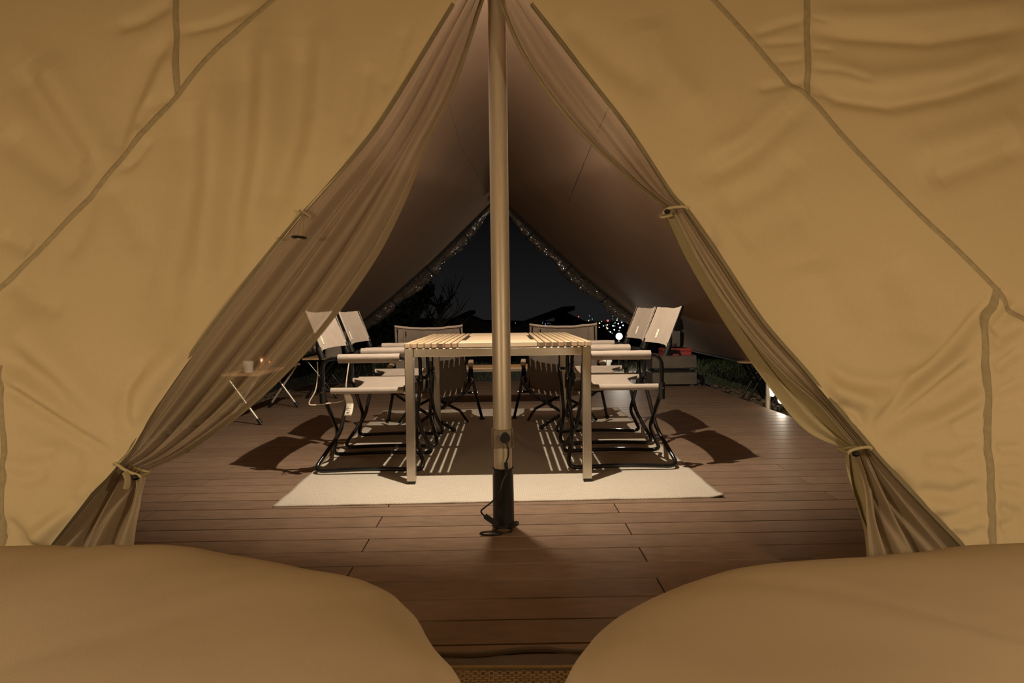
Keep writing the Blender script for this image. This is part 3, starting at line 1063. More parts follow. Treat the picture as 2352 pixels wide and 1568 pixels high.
# ------------------------------------------------------------------ director chairs
def make_chair(label):
    root = thing('folding_armchair', label, 'chair', group='khaki armchairs along the long sides of the table')
    a, b = .283, .212
    for sgn in (-1, 1):
        ox = .0 if sgn < 0 else .026
        rp, fp = -.235 + ox, .225 - ox
        pts = [(fp, sgn * a, .615), (rp, sgn * a, .615), (rp, sgn * a, .43), (rp - .004, -sgn * .03, .185), (-.315, -sgn * b, .016), (-.02, -sgn * b, .026),
               (.275, -sgn * b, .016), (fp + .004, -sgn * .03, .185), (fp, sgn * a, .43)]
        rr = [.065, .065, .04, .05, .06, .12, .06, .05, .04]
        MB().tube(fillet(pts, rr, 6, closed=True), .0112, 10, closed=True).build('side_frame', black_tube, root, smooth=True)
        # fabric sleeve on the arm
        arm = MB()
        x0, x1 = -.15, .165

        def afn(u, v):
            t = u * 2 * PI
            r = .0195
            y = math.cos(t) * .026
            z = math.sin(t) * r
            if z < 0:
                z *= 1.45
                y *= .93
            return (x0 + (x1 - x0) * v, sgn * a + y, .618 + z + .0015 * noise.noise(Vector((u * 6, v * 9, sgn))))
        ar = MB().grid(18, 14, afn, closed_u=True).build('armrest', chair_fab, root, smooth='all')
        for x in (rp, fp):
            MB().tube([(x, sgn * a, .47), (x, sgn * a, .385)], .0165, 10).build('joint_sleeve', black_pl, root, smooth=True)
        # seat rod
        MB().tube([(rp, sgn * .262, .448), (fp, sgn * .262, .448)], .0105, 8).build('seat_rod', black_tube, root, smooth=True)
        # back post and hinge
        bp = MB().tube([(-.222, sgn * a, .615), (-.248, sgn * .282, .67), (-.318, sgn * .27, .862)], .0105, 10).build('back_post', black_tube, root, smooth=True)
        MB().tube([(-.232, sgn * a, .612), (-.252, sgn * .282, .672)], .0165, 10).build('hinge', black_pl, bp, smooth=True)
        MB().box((-.300, sgn * .295 - .004, .655), (-.262, sgn * .295 + .004, .735)).build('hinge_plate', mat('hinge_plate', (.045, .04, .035), .4), bp)
        Mx = Matrix.Translation((-.27, sgn * .295, .672)) @ Matrix.Rotation(PI / 2, 4, 'X')
        MB().lathe([(.008, -.008), (.008, .008), (.003, .010)], 12, Mx).build('bolt', bolt_m, bp, smooth=True)
        for x in (rp - .002, fp + .002):
            Mx = Matrix.Translation((x, sgn * a - sgn * .002, .442)) @ Matrix.Rotation(PI / 2, 4, 'X')
            MB().lathe([(.006, -.019), (.006, .019)], 10, Mx).build('bolt', bolt_m, root, smooth=True)

    def seat(u, v):
        y = -.272 + .544 * u
        e = abs(2 * u - 1)
        k = max(0, (e - .62) / .38)
        k = k * k * (3 - 2 * k)
        xb = -.115 - .085 * k
        xf = .135 + .045 * k
        x = xb + (xf - xb) * v
        z = .4585 - .026 * (1 - e ** 2) ** 1.0 + .003 * noise.noise(Vector((u * 4, v * 4, 1)))
        if e > .93:
            z -= (e - .93) * .18
        return (x, y, z)
    st = MB().grid(45, 22, seat).build('seat', chair_fab, root, smooth='all')
    solidify(st, .004, -1)
    for sgn in (-1, 1):
        MB().tube([(-.198, sgn * .262, .446), (.178, sgn * .262, .446)], .0165, 12).build('seat_sleeve', chair_fab, st, smooth=True)

    def back(u, v):
        y = -.292 + .584 * u
        e = 2 * u - 1
        z = .655 + .208 * v
        tx = -.242 - .076 * v
        k = math.cos(e * PI / 2) ** .8 if abs(e) < 1 else 0
        x = tx - .030 * k + .009 + .006 * max(0, (abs(e) - .8) / .2)
        z += -.012 * k * (v - .2) + .0035 * noise.noise(Vector((u * 5, v * 3, 8)))
        y *= 1 - .02 * v
        return (x, y, z)

    def wrap(u, v):
        # closed section: front face, around the posts, back face
        n = u * 2
        if n <= 1:
            p = Vector(back(n, v))
            return p
        p = Vector(back(2 - n, v))
        e = abs(2 * (2 - n) - 1)
        return p + Vector((-.007 - .020 * max(0, (e - .8) / .2), 0, -.002))
    bk = MB().grid(80, 18, wrap, closed_u=True).build('backrest', chair_fab, root, smooth='all')
    # white label with a small mark and a line of print, on the sitter's right
    pc = Vector(back(.30, .26))
    du = Vector(back(.33, .26)) - Vector(back(.27, .26))
    dv = Vector(back(.30, .34)) - Vector(back(.30, .18))
    nrm = du.cross(dv).normalized()
    t1 = Vector((0, 1, .0)).cross(nrm).normalized()
    yv = nrm.cross(t1)
    Mx = Matrix((yv, -t1, nrm)).transposed().to_4x4()
    Mx.translation = pc + nrm * .002
    lb = MB().box((-.014, -.026, -.0008), (.014, .026, .0008), Mx).build('label', label_m, bk)
    mk = MB()
    for k in range(3):
        mk.box((-.0008, -.0045, 0), (.0008, .0045, .0011), Mx @ Matrix.Translation((0, .010, 0)) @ Matrix.Rotation(k * PI / 3, 4, 'Z'))
    mk.box((-.009, -.0155, 0), (.009, -.0135, .0011), Mx)
    mk.box((-.007, -.0195, 0), (.007, -.0182, .0011), Mx)
    mk.build('label_print', ink_m, bk)
    return root


ch = make_chair('khaki folding armchair with a paper tag under its seat, at the pole end')
ch.location = (-.698, 3.79, .009)
c2 = copy_tree(ch)
c2.location = (-.685, 4.42, .009)
c2['label'] = 'khaki folding armchair behind the one with the paper tag, beside the wooden stand side'
c3 = copy_tree(ch)
c3.location = (.605, 3.785, .009)
c3.rotation_euler = (0, 0, PI)
c3['label'] = 'khaki folding armchair by the pole end of the table on the steel crate side'
c4 = copy_tree(ch)
c4.location = (.615, 4.43, .009)
c4.rotation_euler = (0, 0, PI)
c4['label'] = 'khaki folding armchair next to the low chair on the steel crate side'
# care tag and carrying cord of the near left chair
tgm = MB().grid(5, 12, lambda u, v: (-.135 + .038 * u + .012 * math.sin(v * 3), -.262 + .006 * math.sin(v * 4), .428 - .112 * v))
tago = tgm.build('care_tag', label_m, ch, smooth='all')
solidify(tago, .0008)
ln = MB()
for k, zz in enumerate((.372, .366, .360, .354, .336, .330)):
    ln.box((-.120, -.2655, zz), (-.120 + .024 - .006 * (k % 3), -.2648, zz + .0018))
ln.build('tag_print', ink_m, ch)
cordp = smooth_curve([(-.262, -.27, .60), (-.262, -.272, .52), (-.275, -.276, .45), (-.305, -.28, .395), (-.300, -.28, .378), (-.262, -.275, .378), (-.21, -.26, .383), (-.165, -.23, .385), (-.14, -.2, .40), (-.135, -.19, .48), (-.12, -.18, .59)], 8)
MB().tube(cordp, .0033, 6).build('hanging_cord', cord_m, ch, smooth=True)


# ------------------------------------------------------------------ low chairs at the far end of the table
def make_low_chair(label):
    root = thing('low_folding_chair', label, 'chair', group='low chairs turned to the view')
    T = .0115
    # local: y negative faces the table; origin below the seat front
    for s_ in (-1, 1):
        # crossed legs below the backrest
        o1 = .012 * s_
        MB().tube(fillet([(s_ * .29, .07 + o1, .33), (s_ * .24, o1 + .02, .26), (-s_ * .165, o1 - .02, .012)], .04), T, 10).build('crossed_leg', black_tube, root, smooth=True)
        MB().tube([(-s_ * .150, o1 - .02, .026), (-s_ * .172, o1 - .02, .0)], T + .004, 10).build('foot_cap', black_pl, root, smooth=True)
        # straight front leg on the far side
        rl = MB().tube(fillet([(s_ * .285, .36, .445), (s_ * .31, .41, .25), (s_ * .365, .49, .012)], .08), T, 10).build('front_leg', black_tube, root, smooth=True)
        MB().lathe([(.024, 0), (.022, .006), (.012, .012)], 14, Matrix.Translation((s_ * .366, .492, 0))).build('foot_disc', black_pl, rl, smooth=True)
        MB().tube([(s_ * .27, .12, .285), (s_ * .285, .50, .345)], T, 10).build('seat_rail', black_tube, root, smooth=True)
        MB().tube([(s_ * .27, .22, .31), (s_ * .283, .24, .445)], T * .9, 8).build('arm_post', black_tube, root, smooth=True)
        MB().tube(fillet([(s_ * .25, .22, .25), (s_ * .245, .10, .48), (s_ * .222, -.03, .735)], .1), T, 10).build('back_post', black_tube, root, smooth=True)
        MB().tube([(s_ * .28, .40, .33), (-s_ * .20, .30 + o1, .10), (-s_ * .26, .28 + o1, .012)], T * .9, 8).build('cross_stay', black_tube, root, smooth=True)
        am = MB().box((-.019, .0, -.010), (.019, .40, .012), Matrix.Translation((s_ * .287, .03, .462)), bev=.005).build('arm', wood_l, root)
        MB().box((-.014, .02, -.024), (.014, .06, -.010), Matrix.Translation((s_ * .287, .03, .462))).build('arm_bracket', black_pl, am)
        MB().tube([(s_ * .283, .36, .325), (s_ * .285, .51, .347)], .0185, 12).build('seat_sleeve', low_fab, root, smooth=True)
    MB().tube([(-.335, .45, .215), (.335, .45, .215)], T * .85, 8).build('front_crossbar', black_tube, root, smooth=True)

    def seat(u, v):
        e = 2 * u - 1
        x = e * (.255 + .03 * v)
        y = .16 + .345 * v
        z = .275 + .07 * v - .06 * (1 - e * e) * (1 - .3 * v)
        return (x, y, z)
    solidify(MB().grid(24, 14, seat).build('seat', low_fab, root, smooth='all'), .005, -1)

    def back(u, v):
        n = u * 2
        q = n if n <= 1 else 2 - n
        e = 2 * q - 1
        z = .235 + .515 * v
        x = e * (.262 - .026 * v)
        y = np.interp(z, [.235, .25, .48, .735, .76], [.225, .22, .10, -.03, -.042])
        k = (1 - e * e)
        y += .035 * k
        z += -.020 * k * v ** 3 + .004 * noise.noise(Vector((q * 7, v * 4, 3)))
        w = max(0, (abs(e) - .84) / .16)
        y += (-.006 - .013 * w) if n <= 1 else (.004 + .012 * w)
        return (x, float(y), z)
    bk = MB().grid(90, 26, back, closed_u=True).build('backrest', low_fab, root, smooth='all')
    for q in (.13, .87):
        p = [Vector(back(q / 2, v)) + Vector((0, -.002, 0)) for v in np.linspace(.45, .995, 14)]
        MB().tube(p, .0035, 6).build('seam', mat('low_seam', (.22, .165, .125), .9), bk, smooth=True)
    MB().bar(Vector(back(.08, .95)) + Vector((0, -.006, 0)), Vector(back(.08, .88)) + Vector((0, -.006, 0)), .006, .004).build('zip_pull', black_pl, bk)
    # top seam closing the sleeve of fabric
    MB().tube([Vector(back(q / 2, 1)) + Vector((0, .006, 0)) for q in np.linspace(0, 1, 30)], .010, 6, flat=.6).build('top_hem', low_fab, bk, smooth=True)
    return root


l1 = make_low_chair('low tan folding chair turned to the view, on the paper-tag chair side')
l1.location = (-.525, 4.835, .009)
l1.rotation_euler = (0, 0, math.radians(2))
l2 = copy_tree(l1)
l2.location = (.425, 4.855, .009)
l2.rotation_euler = (0, 0, math.radians(-2))
l2['label'] = 'low tan folding chair turned to the view, on the steel crate side'

# ------------------------------------------------------------------ low wooden table behind the low chairs
lt = thing('low_table', 'low wood-topped table with metal edge behind the low chairs', 'table', (-.06, 6.13, .0))
for k in range(4):
    MB().box((-.52, -.19 + k * .095 + .001, .340), (.52, -.19 + (k + 1) * .095 - .001, .36), bev=.0015).build('top_board', wood_b, lt)
MB().box((-.53, -.197, .328), (.53, -.191, .352)).box((-.53, .191, .328), (.53, .197, .352)).box((-.53, -.191, .328), (-.522, .191, .352)).box((.522, -.191, .328), (.53, .191, .352)).build('metal_edge', alu, lt)
for sx in (-1, 1):
    for sy in (-1, 1):
        MB().tube([(sx * .44, sy * .14, .338), (sx * .47, sy * .17, .0)], .009, 8).build('leg', black_tube, lt, smooth=True)


# ------------------------------------------------------------------ wooden stands with crossed legs, beside the deck edge
def make_stand(label, L, w, h, tube_m):
    root = thing('folding_stand', label, 'folding table')
    for k in range(4):
        x0 = -w / 2 + k * w / 4
        MB().box((x0 + .001, -L / 2 - .06, h - .018), (x0 + w / 4 - .001, L / 2 + .06, h), bev=.002).build('top_board', wood_b, root)
    for sy in (-1, 1):
        for s_ in (-1, 1):
            y = sy * L / 2 + s_ * .011
            lg = MB().tube([(s_ * w * .42, y, h - .02), (-s_ * w * .46, y, .012)], .0105, 10).build('leg', tube_m, root, smooth=True)
            d = Vector((-s_ * w * .88, 0, -(h - .03))).normalized()
            e = Vector((-s_ * w * .46, y, .012))
            MB().tube([e - d * .045, e + d * .004], .0145, 10).build('foot_cap', black_pl, lg, smooth=True)
        Mx = Matrix.Translation((0, sy * L / 2, h * .5)) @ Matrix.Rotation(PI / 2, 4, 'X')
        MB().lathe([(.006, -.028), (.006, .028)], 10, Mx).build('pivot', bolt_m, root, smooth=True)
    return root


pale_tube = mat('pale_steel_tube', (.62, .55, .44), .35, metal=.6, var=.05)
s1 = make_stand('low wooden folding stand with pale crossed legs and black feet at the deck edge', .95, .29, .40, pale_tube)
s1.location = (-2.015, 5.75, 0)
s2 = make_stand('low wooden folding stand with dark legs carrying a grey pouch', .42, .34, .41, black_tube)
s2.location = (-1.83, 7.05, 0)
gp = MB()


def pouch(u, v):
    a = u * 2 * PI
    w = .085 * (1 - .35 * v ** 3)
    return (math.copysign(abs(math.cos(a)) ** .6, math.cos(a)) * w, math.copysign(abs(math.sin(a)) ** .6, math.sin(a)) * .05 * (1 - .5 * v), .14 * v + .004 * noise.noise(Vector((u * 5, v * 4, 0))))


o = MB().grid(28, 10, pouch, closed_u=True)
o.f.append([i for i in range(28)][::-1])
o.m.append(0)
o.f.append([9 * 28 + i for i in range(28)])
o.m.append(0)
o = o.build('pouch', grey_m, smooth=True)
o.location = (-1.74, 7.0, .41)
tag(o, 'grey cloth pouch standing on the dark-legged wooden stand', 'pouch')
# folded black chair lying on the near stand
fc = thing('folded_chair_frame', 'folded black tubular chair frame lying across the wooden stand', 'folded chair', (-1.92, 6.05, .405))
for k, (dy, dz) in enumerate(((0, 0), (.06, .03))):
    MB().tube(fillet([(-.30, -.22 + dy, .012 + dz), (-.05, -.1 + dy, .014 + dz), (.22, .02 + dy, .11 + dz), (.30, .03 + dy, .15 + dz)], .08), .0115, 8).build('frame_tube', black_tube, fc, smooth=True)
MB().box((-.22, -.20, .0), (.06, .06, .02), bev=.006).build('folded_seat', mat('dark_seat_cloth', (.05, .04, .032), .9), fc)
MB().tube([(-.08, -.12, .014), (-.05, -.03, .045)], .008, 8).build('link_bar', black_tube, fc, smooth=True)
# kettle and cup on the near stand, seen through the mesh
kt = thing('kettle', 'dull copper kettle on the pale-legged wooden stand, seen through mesh', 'kettle', (-2.0, 5.62, .40))
kb = MB().lathe([(.06, 0), (.085, .01), (.09, .05), (.075, .11), (.045, .14), (.02, .145)], 24).build('kettle_body', mat('dull_copper', (.42, .2, .12), .25, metal=.9), kt, smooth=True)
MB().tube(smooth_curve([(.08, 0, .05), (.12, 0, .08), (.14, 0, .13)], 5), [.016] * 6 + [.012] * 4 + [.009], 8).build('spout', MATS['dull_copper'], kt, smooth=True)
MB().tube(smooth_curve([(-.07, 0, .11), (-.06, 0, .2), (0, 0, .23), (.06, 0, .2), (.07, 0, .11)], 6), .005, 8).build('kettle_handle', black_pl, kt, smooth=True)
MB().lathe([(.012, .145), (.008, .155), (.012, .168), (.004, .175)], 14).build('lid_knob', black_pl, kt, smooth=True)
cu = MB().lathe([(.03, 0), (.036, .005), (.04, .09), (.042, .092), (.037, .09), (.033, .01), (.002, .008)], 24)
cu = cu.build('cup', mat('white_enamel', (.75, .68, .55), .3), smooth=True)
cu.location = (-1.98, 5.30, .40)
tag(cu, 'white enamel cup on the pale-legged wooden stand, seen through mesh', 'cup')


# ------------------------------------------------------------------ crates, red case, cable coil, backpack
def make_crate(label):
    root = thing('steel_crate', label, 'crate', group='galvanised crates stacked at the deck edge')
    w, d, h = .49, .34, .15
    for (lo, hi) in (((-w / 2, -d / 2, .02), (w / 2, -d / 2 + .006, h)), ((-w / 2, d / 2 - .006, .02), (w / 2, d / 2, h)),
                     ((-w / 2, -d / 2 + .006, .02), (-w / 2 + .006, d / 2 - .006, h)), ((w / 2 - .006, -d / 2 + .006, .02), (w / 2, d / 2 - .006, h))):
        MB().box(lo, hi, bev=.001).build('side_panel', crate_m, root)
    MB().box((-w / 2 + .006, -d / 2 + .006, .02), (w / 2 - .006, d / 2 - .006, .028)).build('bottom_panel', crate_m, root)
    ring = fillet([(-w / 2, -d / 2, h), (w / 2, -d / 2, h), (w / 2, d / 2, h), (-w / 2, d / 2, h)], .012, closed=True)
    MB().tube(ring, .005, 8, closed=True).build('rim', crate_m, root, smooth=True)
    for x in (-.2, .2):
        for y in (-.13, .13):
            MB().box((x - .02, y - .015, 0), (x + .02, y + .015, .02)).build('foot', crate_m, root)
        MB().box((x - .012, -d / 2 - .006, .09), (x + .012, -d / 2, .125)).build('latch', crate_m, root)
    return root


k1 = make_crate('lower galvanised steel crate standing on the deck by the edge')
k1.location = (1.885, 7.66, 0)
k2 = copy_tree(k1)
k2.location = (1.885, 7.67, .185)
k2['label'] = 'upper galvanised steel crate holding the red case'
spacer = thing('crate_spacer', 'black folded shelf frame between the two steel crates', 'shelf frame', (1.885, 7.665, .15))
MB().box((-.23, -.15, .006), (.23, .15, .022)).build('shelf_plate', black_pl, spacer)
for x in (-.2, .2):
    MB().tube([(x, -.16, .018), (x, .16, .018)], .012, 8).build('shelf_rail', black_tube, spacer, smooth=True)
rcse = thing('red_case', 'red storage case sitting in the upper steel crate', 'case', (1.93, 7.67, .215))
MB().box((-.155, -.12, 0), (.165, .12, .20), bev=.012).build('case_body', red_m, rcse)
MB().box((-.16, -.125, .165), (.17, .125, .178), bev=.003).build('case_lid_seam', mat('red_plastic_seam', (.36, .04, .035), .5), rcse)
MB().box((-.03, -.128, .14), (.03, -.12, .18), bev=.002).build('latch', black_pl, rcse)
coil = MB()
for k in range(4):
    r = .088 - .012 * k
    cx = Vector((1.885 + .006 * k, 7.526, .312 + .004 * k))
    coil.tube([cx + Vector((math.cos(t) * r, .0, math.sin(t) * r)) for t in np.linspace(0, 2 * PI, 32)[:-1]], .0055, 6, closed=True)
co_ = coil.build('cable_coil', black_pl, smooth=True)
tag(co_, 'black cable coiled in front of the red case', 'cable')

bpk = thing('backpack', 'black backpack standing on the red case', 'backpack', (1.90, 7.66, .416))


def bag(u, v):
    a = u * 2 * PI
    prof = [(0, .80), (.06, .96), (.3, 1.0), (.6, .97), (.8, .86), (.93, .6), (1.0, .18)]
    k = np.interp(v, [p[0] for p in prof], [p[1] for p in prof])
    cx, cy = math.cos(a), math.sin(a)
    x = math.copysign(abs(cx) ** .55, cx) * .125 * k
    y = math.copysign(abs(cy) ** .6, cy) * .085 * k
    return (x, y, .385 * v + .004 * noise.noise(Vector((cx * 2, cy * 2, v * 6))))


s = MB().grid(36, 26, bag, closed_u=True)
s.f.append([i for i in range(36)][::-1])
s.m.append(0)
s.f.append([25 * 36 + i for i in range(36)])
s.m.append(0)
bagm = mat('black_nylon', (.011, .010, .010), .8, bump=.2, bscale=90, spec=.15)
s.build('bag_body', bagm, bpk, smooth=True)
MB().box((-.085, -.112, .03), (.085, -.07, .20), bev=.02).build('front_pocket', bagm, bpk)
MB().tube(smooth_curve([(-.075, -.09, .22), (-.072, -.087, .27), (-.05, -.07, .33)], 6), .003, 6).build('zip', mat('zip_line', (.14, .11, .08), .4), bpk, smooth=True)
MB().tube(smooth_curve([(-.03, 0, .37), (-.02, 0, .415), (.02, 0, .415), (.03, 0, .37)], 6), .007, 8).build('grab_handle', bagm, bpk, smooth=True)
for s_ in (-1, 1):
    MB().tube(smooth_curve([(s_ * .07, .085, .33), (s_ * .12, .12, .25), (s_ * .12, .11, .12), (s_ * .09, .09, .03)], 6), .014, 8, flat=.5).build('shoulder_strap', bagm, bpk, smooth=True)
Mx = Matrix.Translation((.10, -.075, .19)) @ Matrix.Rotation(PI / 2, 4, 'X')
MB().tube([Mx @ Vector((math.cos(t) * .012, math.sin(t) * .012, 0)) for t in np.linspace(0, 2 * PI, 14)[:-1]], .0025, 6, closed=True).build('ring', bolt_m, bpk, smooth=True)
# black tripod-like bag leaning beside the crates
bs = MB().tube(smooth_curve([(2.165, 7.62, .10), (2.20, 7.55, .075), (2.19, 7.48, .028)], 6), .026, 10)
o = bs.build('rolled_strap_bag', bagm, smooth=True)
tag(o, 'short black strap bag lying against the lower steel crate', 'bag')


# ------------------------------------------------------------------ stools and garden light beyond the deck
def make_stool(label):
    root = thing('folding_stool', label, 'stool', group='wooden stools on the pebbles')
    tp = MB()
    n = 28
    ring = []
    prof = [(.0, .43), (.185, .43), (.19, .425), (.185, .415), (.0, .415)]
    MB().lathe([(.01, .413), (.186, .415), (.19, .422), (.186, .43), (.01, .431)], 28, Matrix.Diagonal((1.0, .72, 1, 1))).build('stool_top', wood_b, root, smooth=True)
    for s_ in (-1, 1):
        for y in (-.09, .09):
            MB().tube([(s_ * .11, y, .41), (-s_ * .13, y + .012 * s_, .0)], .013, 8).build('leg', black_tube, root, smooth=True)
    MB().tube([(-.11, -.09, .40), (-.11, .09, .40)], .011, 8).tube([(.11, -.09, .40), (.11, .09, .40)], .011, 8).build('top_bar', black_tube, root, smooth=True)
    return root


st1 = make_stool('wooden folding stool on the pebbles, nearer the steel crates')
st1.location = (2.62, 7.05, -.13)
st2 = copy_tree(st1)
st2.location = (2.72, 6.55, -.13)
st2.rotation_euler = (0, 0, .5)
st2['label'] = 'wooden folding stool on the pebbles, nearer the garden post light'

gl = thing('garden_post_light', 'short pale post with a lit white diffuser beside the deck', 'light', (2.31, 5.92, -.14))
MB().lathe([(.03, 0), (.03, .012), (.019, .014), (.019, .36), (.015, .37)], 18).build('post', pole_m, gl, smooth=True)
MB().box((.024, -.016, .22), (.05, .012, .345), bev=.006).build('diffuser', tube_glow, gl)
gs = thing('garden_spotlight', 'small black stake spotlight shining on the deck edge', 'light', (2.345, 5.76, -.14))
MB().lathe([(.012, 0), (.012, .10), (.02, .11), (.02, .155), (.01, .16)], 16).build('stake', black_pl, gs, smooth=True)
Mx = Matrix.Translation((0, -.012, .20)) @ Matrix.Rotation(math.radians(70), 4, 'X')
MB().lathe([(.02, -.03), (.028, -.02), (.032, .02), (.032, .026)], 20, Mx).build('spot_head', black_pl, gs, smooth=True)
MB().lathe([(.003, .027), (.026, .028), (.028, .03), (.003, .036)], 20, Mx).build('lens', white_lamp, gs, smooth=True)
add_light('garden_spotlight_light', 'POINT', (2.33, 5.66, .055), .8, col=(1, .88, .7), radius=.02)
add_light('garden_post_glow', 'POINT', (2.40, 5.88, .16), .5, col=(1, .86, .66), radius=.03)

# bright lamp behind the deck
FLP = aty(1422, 772, 11.0)
fp_ = thing('floodlight', 'bright garden floodlight glaring behind the deck', 'light', (FLP.x, FLP.y, ground_z(FLP.x, FLP.y)))
hz = FLP.z - ground_z(FLP.x, FLP.y)
MB().tube([(0, .03, 0), (0, .03, hz)], .015, 10).build('post', black_pl, fp_, smooth=True)
Mx = Matrix.Translation((0, 0, hz)) @ Matrix.Rotation(PI / 2, 4, 'X')
MB().lathe([(.03, -.05), (.05, -.03), (.056, .0), (.056, .01)], 22, Mx).build('lamp_head', black_pl, fp_, smooth=True)
MB().lathe([(.003, .012), (.034, .013), (.03, .025), (.003, .032)], 22, Mx).build('lens', white_lamp, fp_, smooth=True)
add_light('floodlight_light', 'POINT', (FLP.x, FLP.y - .12, FLP.z), 28, col=(1, .90, .76), radius=.05)
# pale lit planter and fence rail beside the floodlight
fn = thing('white_fence', 'low white fence panel lit by the garden floodlight', 'fence', (FLP.x - .22, FLP.y + .35, ground_z(1.8, 11.3)))
for k in range(5):
    x = -.30 + k * .10
    MB().box((x - .035, -.01, 0), (x + .035, .01, .46 + .03 * (k % 2)), bev=.003).build('picket', paving_m, fn)
for z in (.12, .34):
    MB().box((-.36, .011, z), (.16, .03, z + .04)).build('fence_rail', paving_m, fn)

# ------------------------------------------------------------------ far houses, trees, town lights
def house(pl, Y, label):
    """pl: pixel points of the roof: left eave, ridge left, ridge right, right eave; built as a roof of two slabs on posts and a gable wall"""
    root = thing('house', label, 'house', aty(*pl[1], Y) + Vector((0, 0, -3)), group='dark houses on the slope')
    base = Vector(root.location)
    A, B, C_, D = [aty(*p, Y) - base for p in pl]
    dep = 5.0
    th = .16

    def slab(p, q):
        s = MB()
        for y in (0, dep):
            for z in (0, -th):
                s.v += [Vector((p.x, p.y + y, p.z + z)), Vector((q.x, q.y + y, q.z + z))]
        s.f += [[0, 1, 5, 4], [2, 6, 7, 3], [0, 2, 3, 1], [4, 5, 7, 6], [0, 4, 6, 2], [1, 3, 7, 5]]
        s.m += [0] * 6
        return s
    slab(A, C_).build('roof_slab', dark_m, root)
    slab(B + Vector((.05, 0, -.12)), D).build('roof_slab', dark_m, root)
    gx = B.x + .35 * (D.x - B.x) * .2
    s = MB()
    for y in (.3, dep - .3):
        s.v += [Vector((gx, B.y + y, B.z - .25)), Vector((D.x - .3, B.y + y, D.z)), Vector((D.x - .3, B.y + y, -2.5)), Vector((gx, B.y + y, -2.5))]
    s.f += [[0, 1, 2, 3], [4, 7, 6, 5], [0, 4, 5, 1], [1, 5, 6, 2], [0, 3, 7, 4], [2, 6, 7, 3]]
    s.m += [0] * 6
    s.build('gable_wall', dark_m, root)
    MB().box((A.x + .3, A.y + .3, -2.5), (A.x + (gx - A.x) * .55, A.y + dep - .3, A.z + .1)).build('side_wall', dark_m, root)
    MB().box((A.x + (gx - A.x) * .55, A.y + .3, -2.5), (gx, A.y + dep - .3, A.z - .05)).build('low_wall', dark_m, root)
    return root


house([(1165, 758), (1285, 704), (1320, 702), (1420, 772)], 26, 'dark gabled house roof against the town lights')
house([(955, 766), (1058, 714), (1080, 712), (1150, 757)], 27, 'dark gabled house roof beside the leafy tree')


def tree(label, base, h, crown, nleaf, seed, bare=False):
    rt = random.Random(seed)
    root = thing('tree', label, 'tree', base)
    br = MB()
    br.tube(smooth_curve([(0, 0, 0), (.1, 0, h * .3), (.05, .1, h * .6), (.1, .1, h * .92)], 6), [.16 - .13 * k / 18 for k in range(19)], 8)
    tips = []
    for k in range(16 if bare else 10):
        z = h * rt.uniform(.25, .85)
        a = rt.uniform(0, 2 * PI)
        L = crown * rt.uniform(.6, 1.1) * (1.1 - .5 * z / h)
        p = [Vector((.05, .05, z)), Vector((math.cos(a) * L * .5, math.sin(a) * L * .5, z + L * .35)), Vector((math.cos(a) * L, math.sin(a) * L, z + L * rt.uniform(.5, .9)))]
        br.tube(smooth_curve(p, 5), [.05 - .042 * q / 10 for q in range(11)], 6)
        tips.append(p)
        if bare:
            for q in range(5):
                b0 = p[1].lerp(p[2], rt.uniform(0, .9))
                br.tube([b0, b0 + Vector((rt.uniform(-.3, .3), rt.uniform(-.3, .3), rt.uniform(.2, .6)))], [.012, .004], 5)
    br.build('trunk', bark_m, root, smooth=True)
    if nleaf:
        lm = MB()
        for k in range(nleaf):
            a, b = rt.uniform(0, 2 * PI), math.acos(rt.uniform(-1, 1))
            r = rt.uniform(.3, 1) ** .5
            c = Vector((math.cos(a) * math.sin(b) * crown, math.sin(a) * math.sin(b) * crown, h * .62 + math.cos(b) * h * .42)) * 1
            c = Vector((c.x * r, c.y * r, h * .62 + (c.z - h * .62) * r))
            c += Vector((noise.noise(c * .9), noise.noise(c * .9 + Vector((5, 0, 0))), noise.noise(c * .9 + Vector((0, 5, 0))))) * .5
            d1 = Vector((rt.uniform(-1, 1), rt.uniform(-1, 1), rt.uniform(-1, 1))).normalized() * .09
            d2 = d1.orthogonal().normalized() * .05
            bi = len(lm.v)
            lm.v += [c - d1, c + d2, c + d1, c - d2]
            lm.f.append([bi, bi + 1, bi + 2, bi + 3])
            lm.m.append(0)
        tag(lm.build('foliage', leaf_m, root), kind='stuff')
    return root


tb = aty(905, 760, 15)
tree('dense dark leafy tree rising beside the far opening', (tb.x - .35, 15, ground_z(tb.x, 15) - .1), 2.55, .95, 6000, 4)
tb = aty(1005, 760, 17)
tree('bare thin tree between the leafy tree and a house', (tb.x, 17, ground_z(tb.x, 17) - .1), 2.1, .8, 0, 9, True)

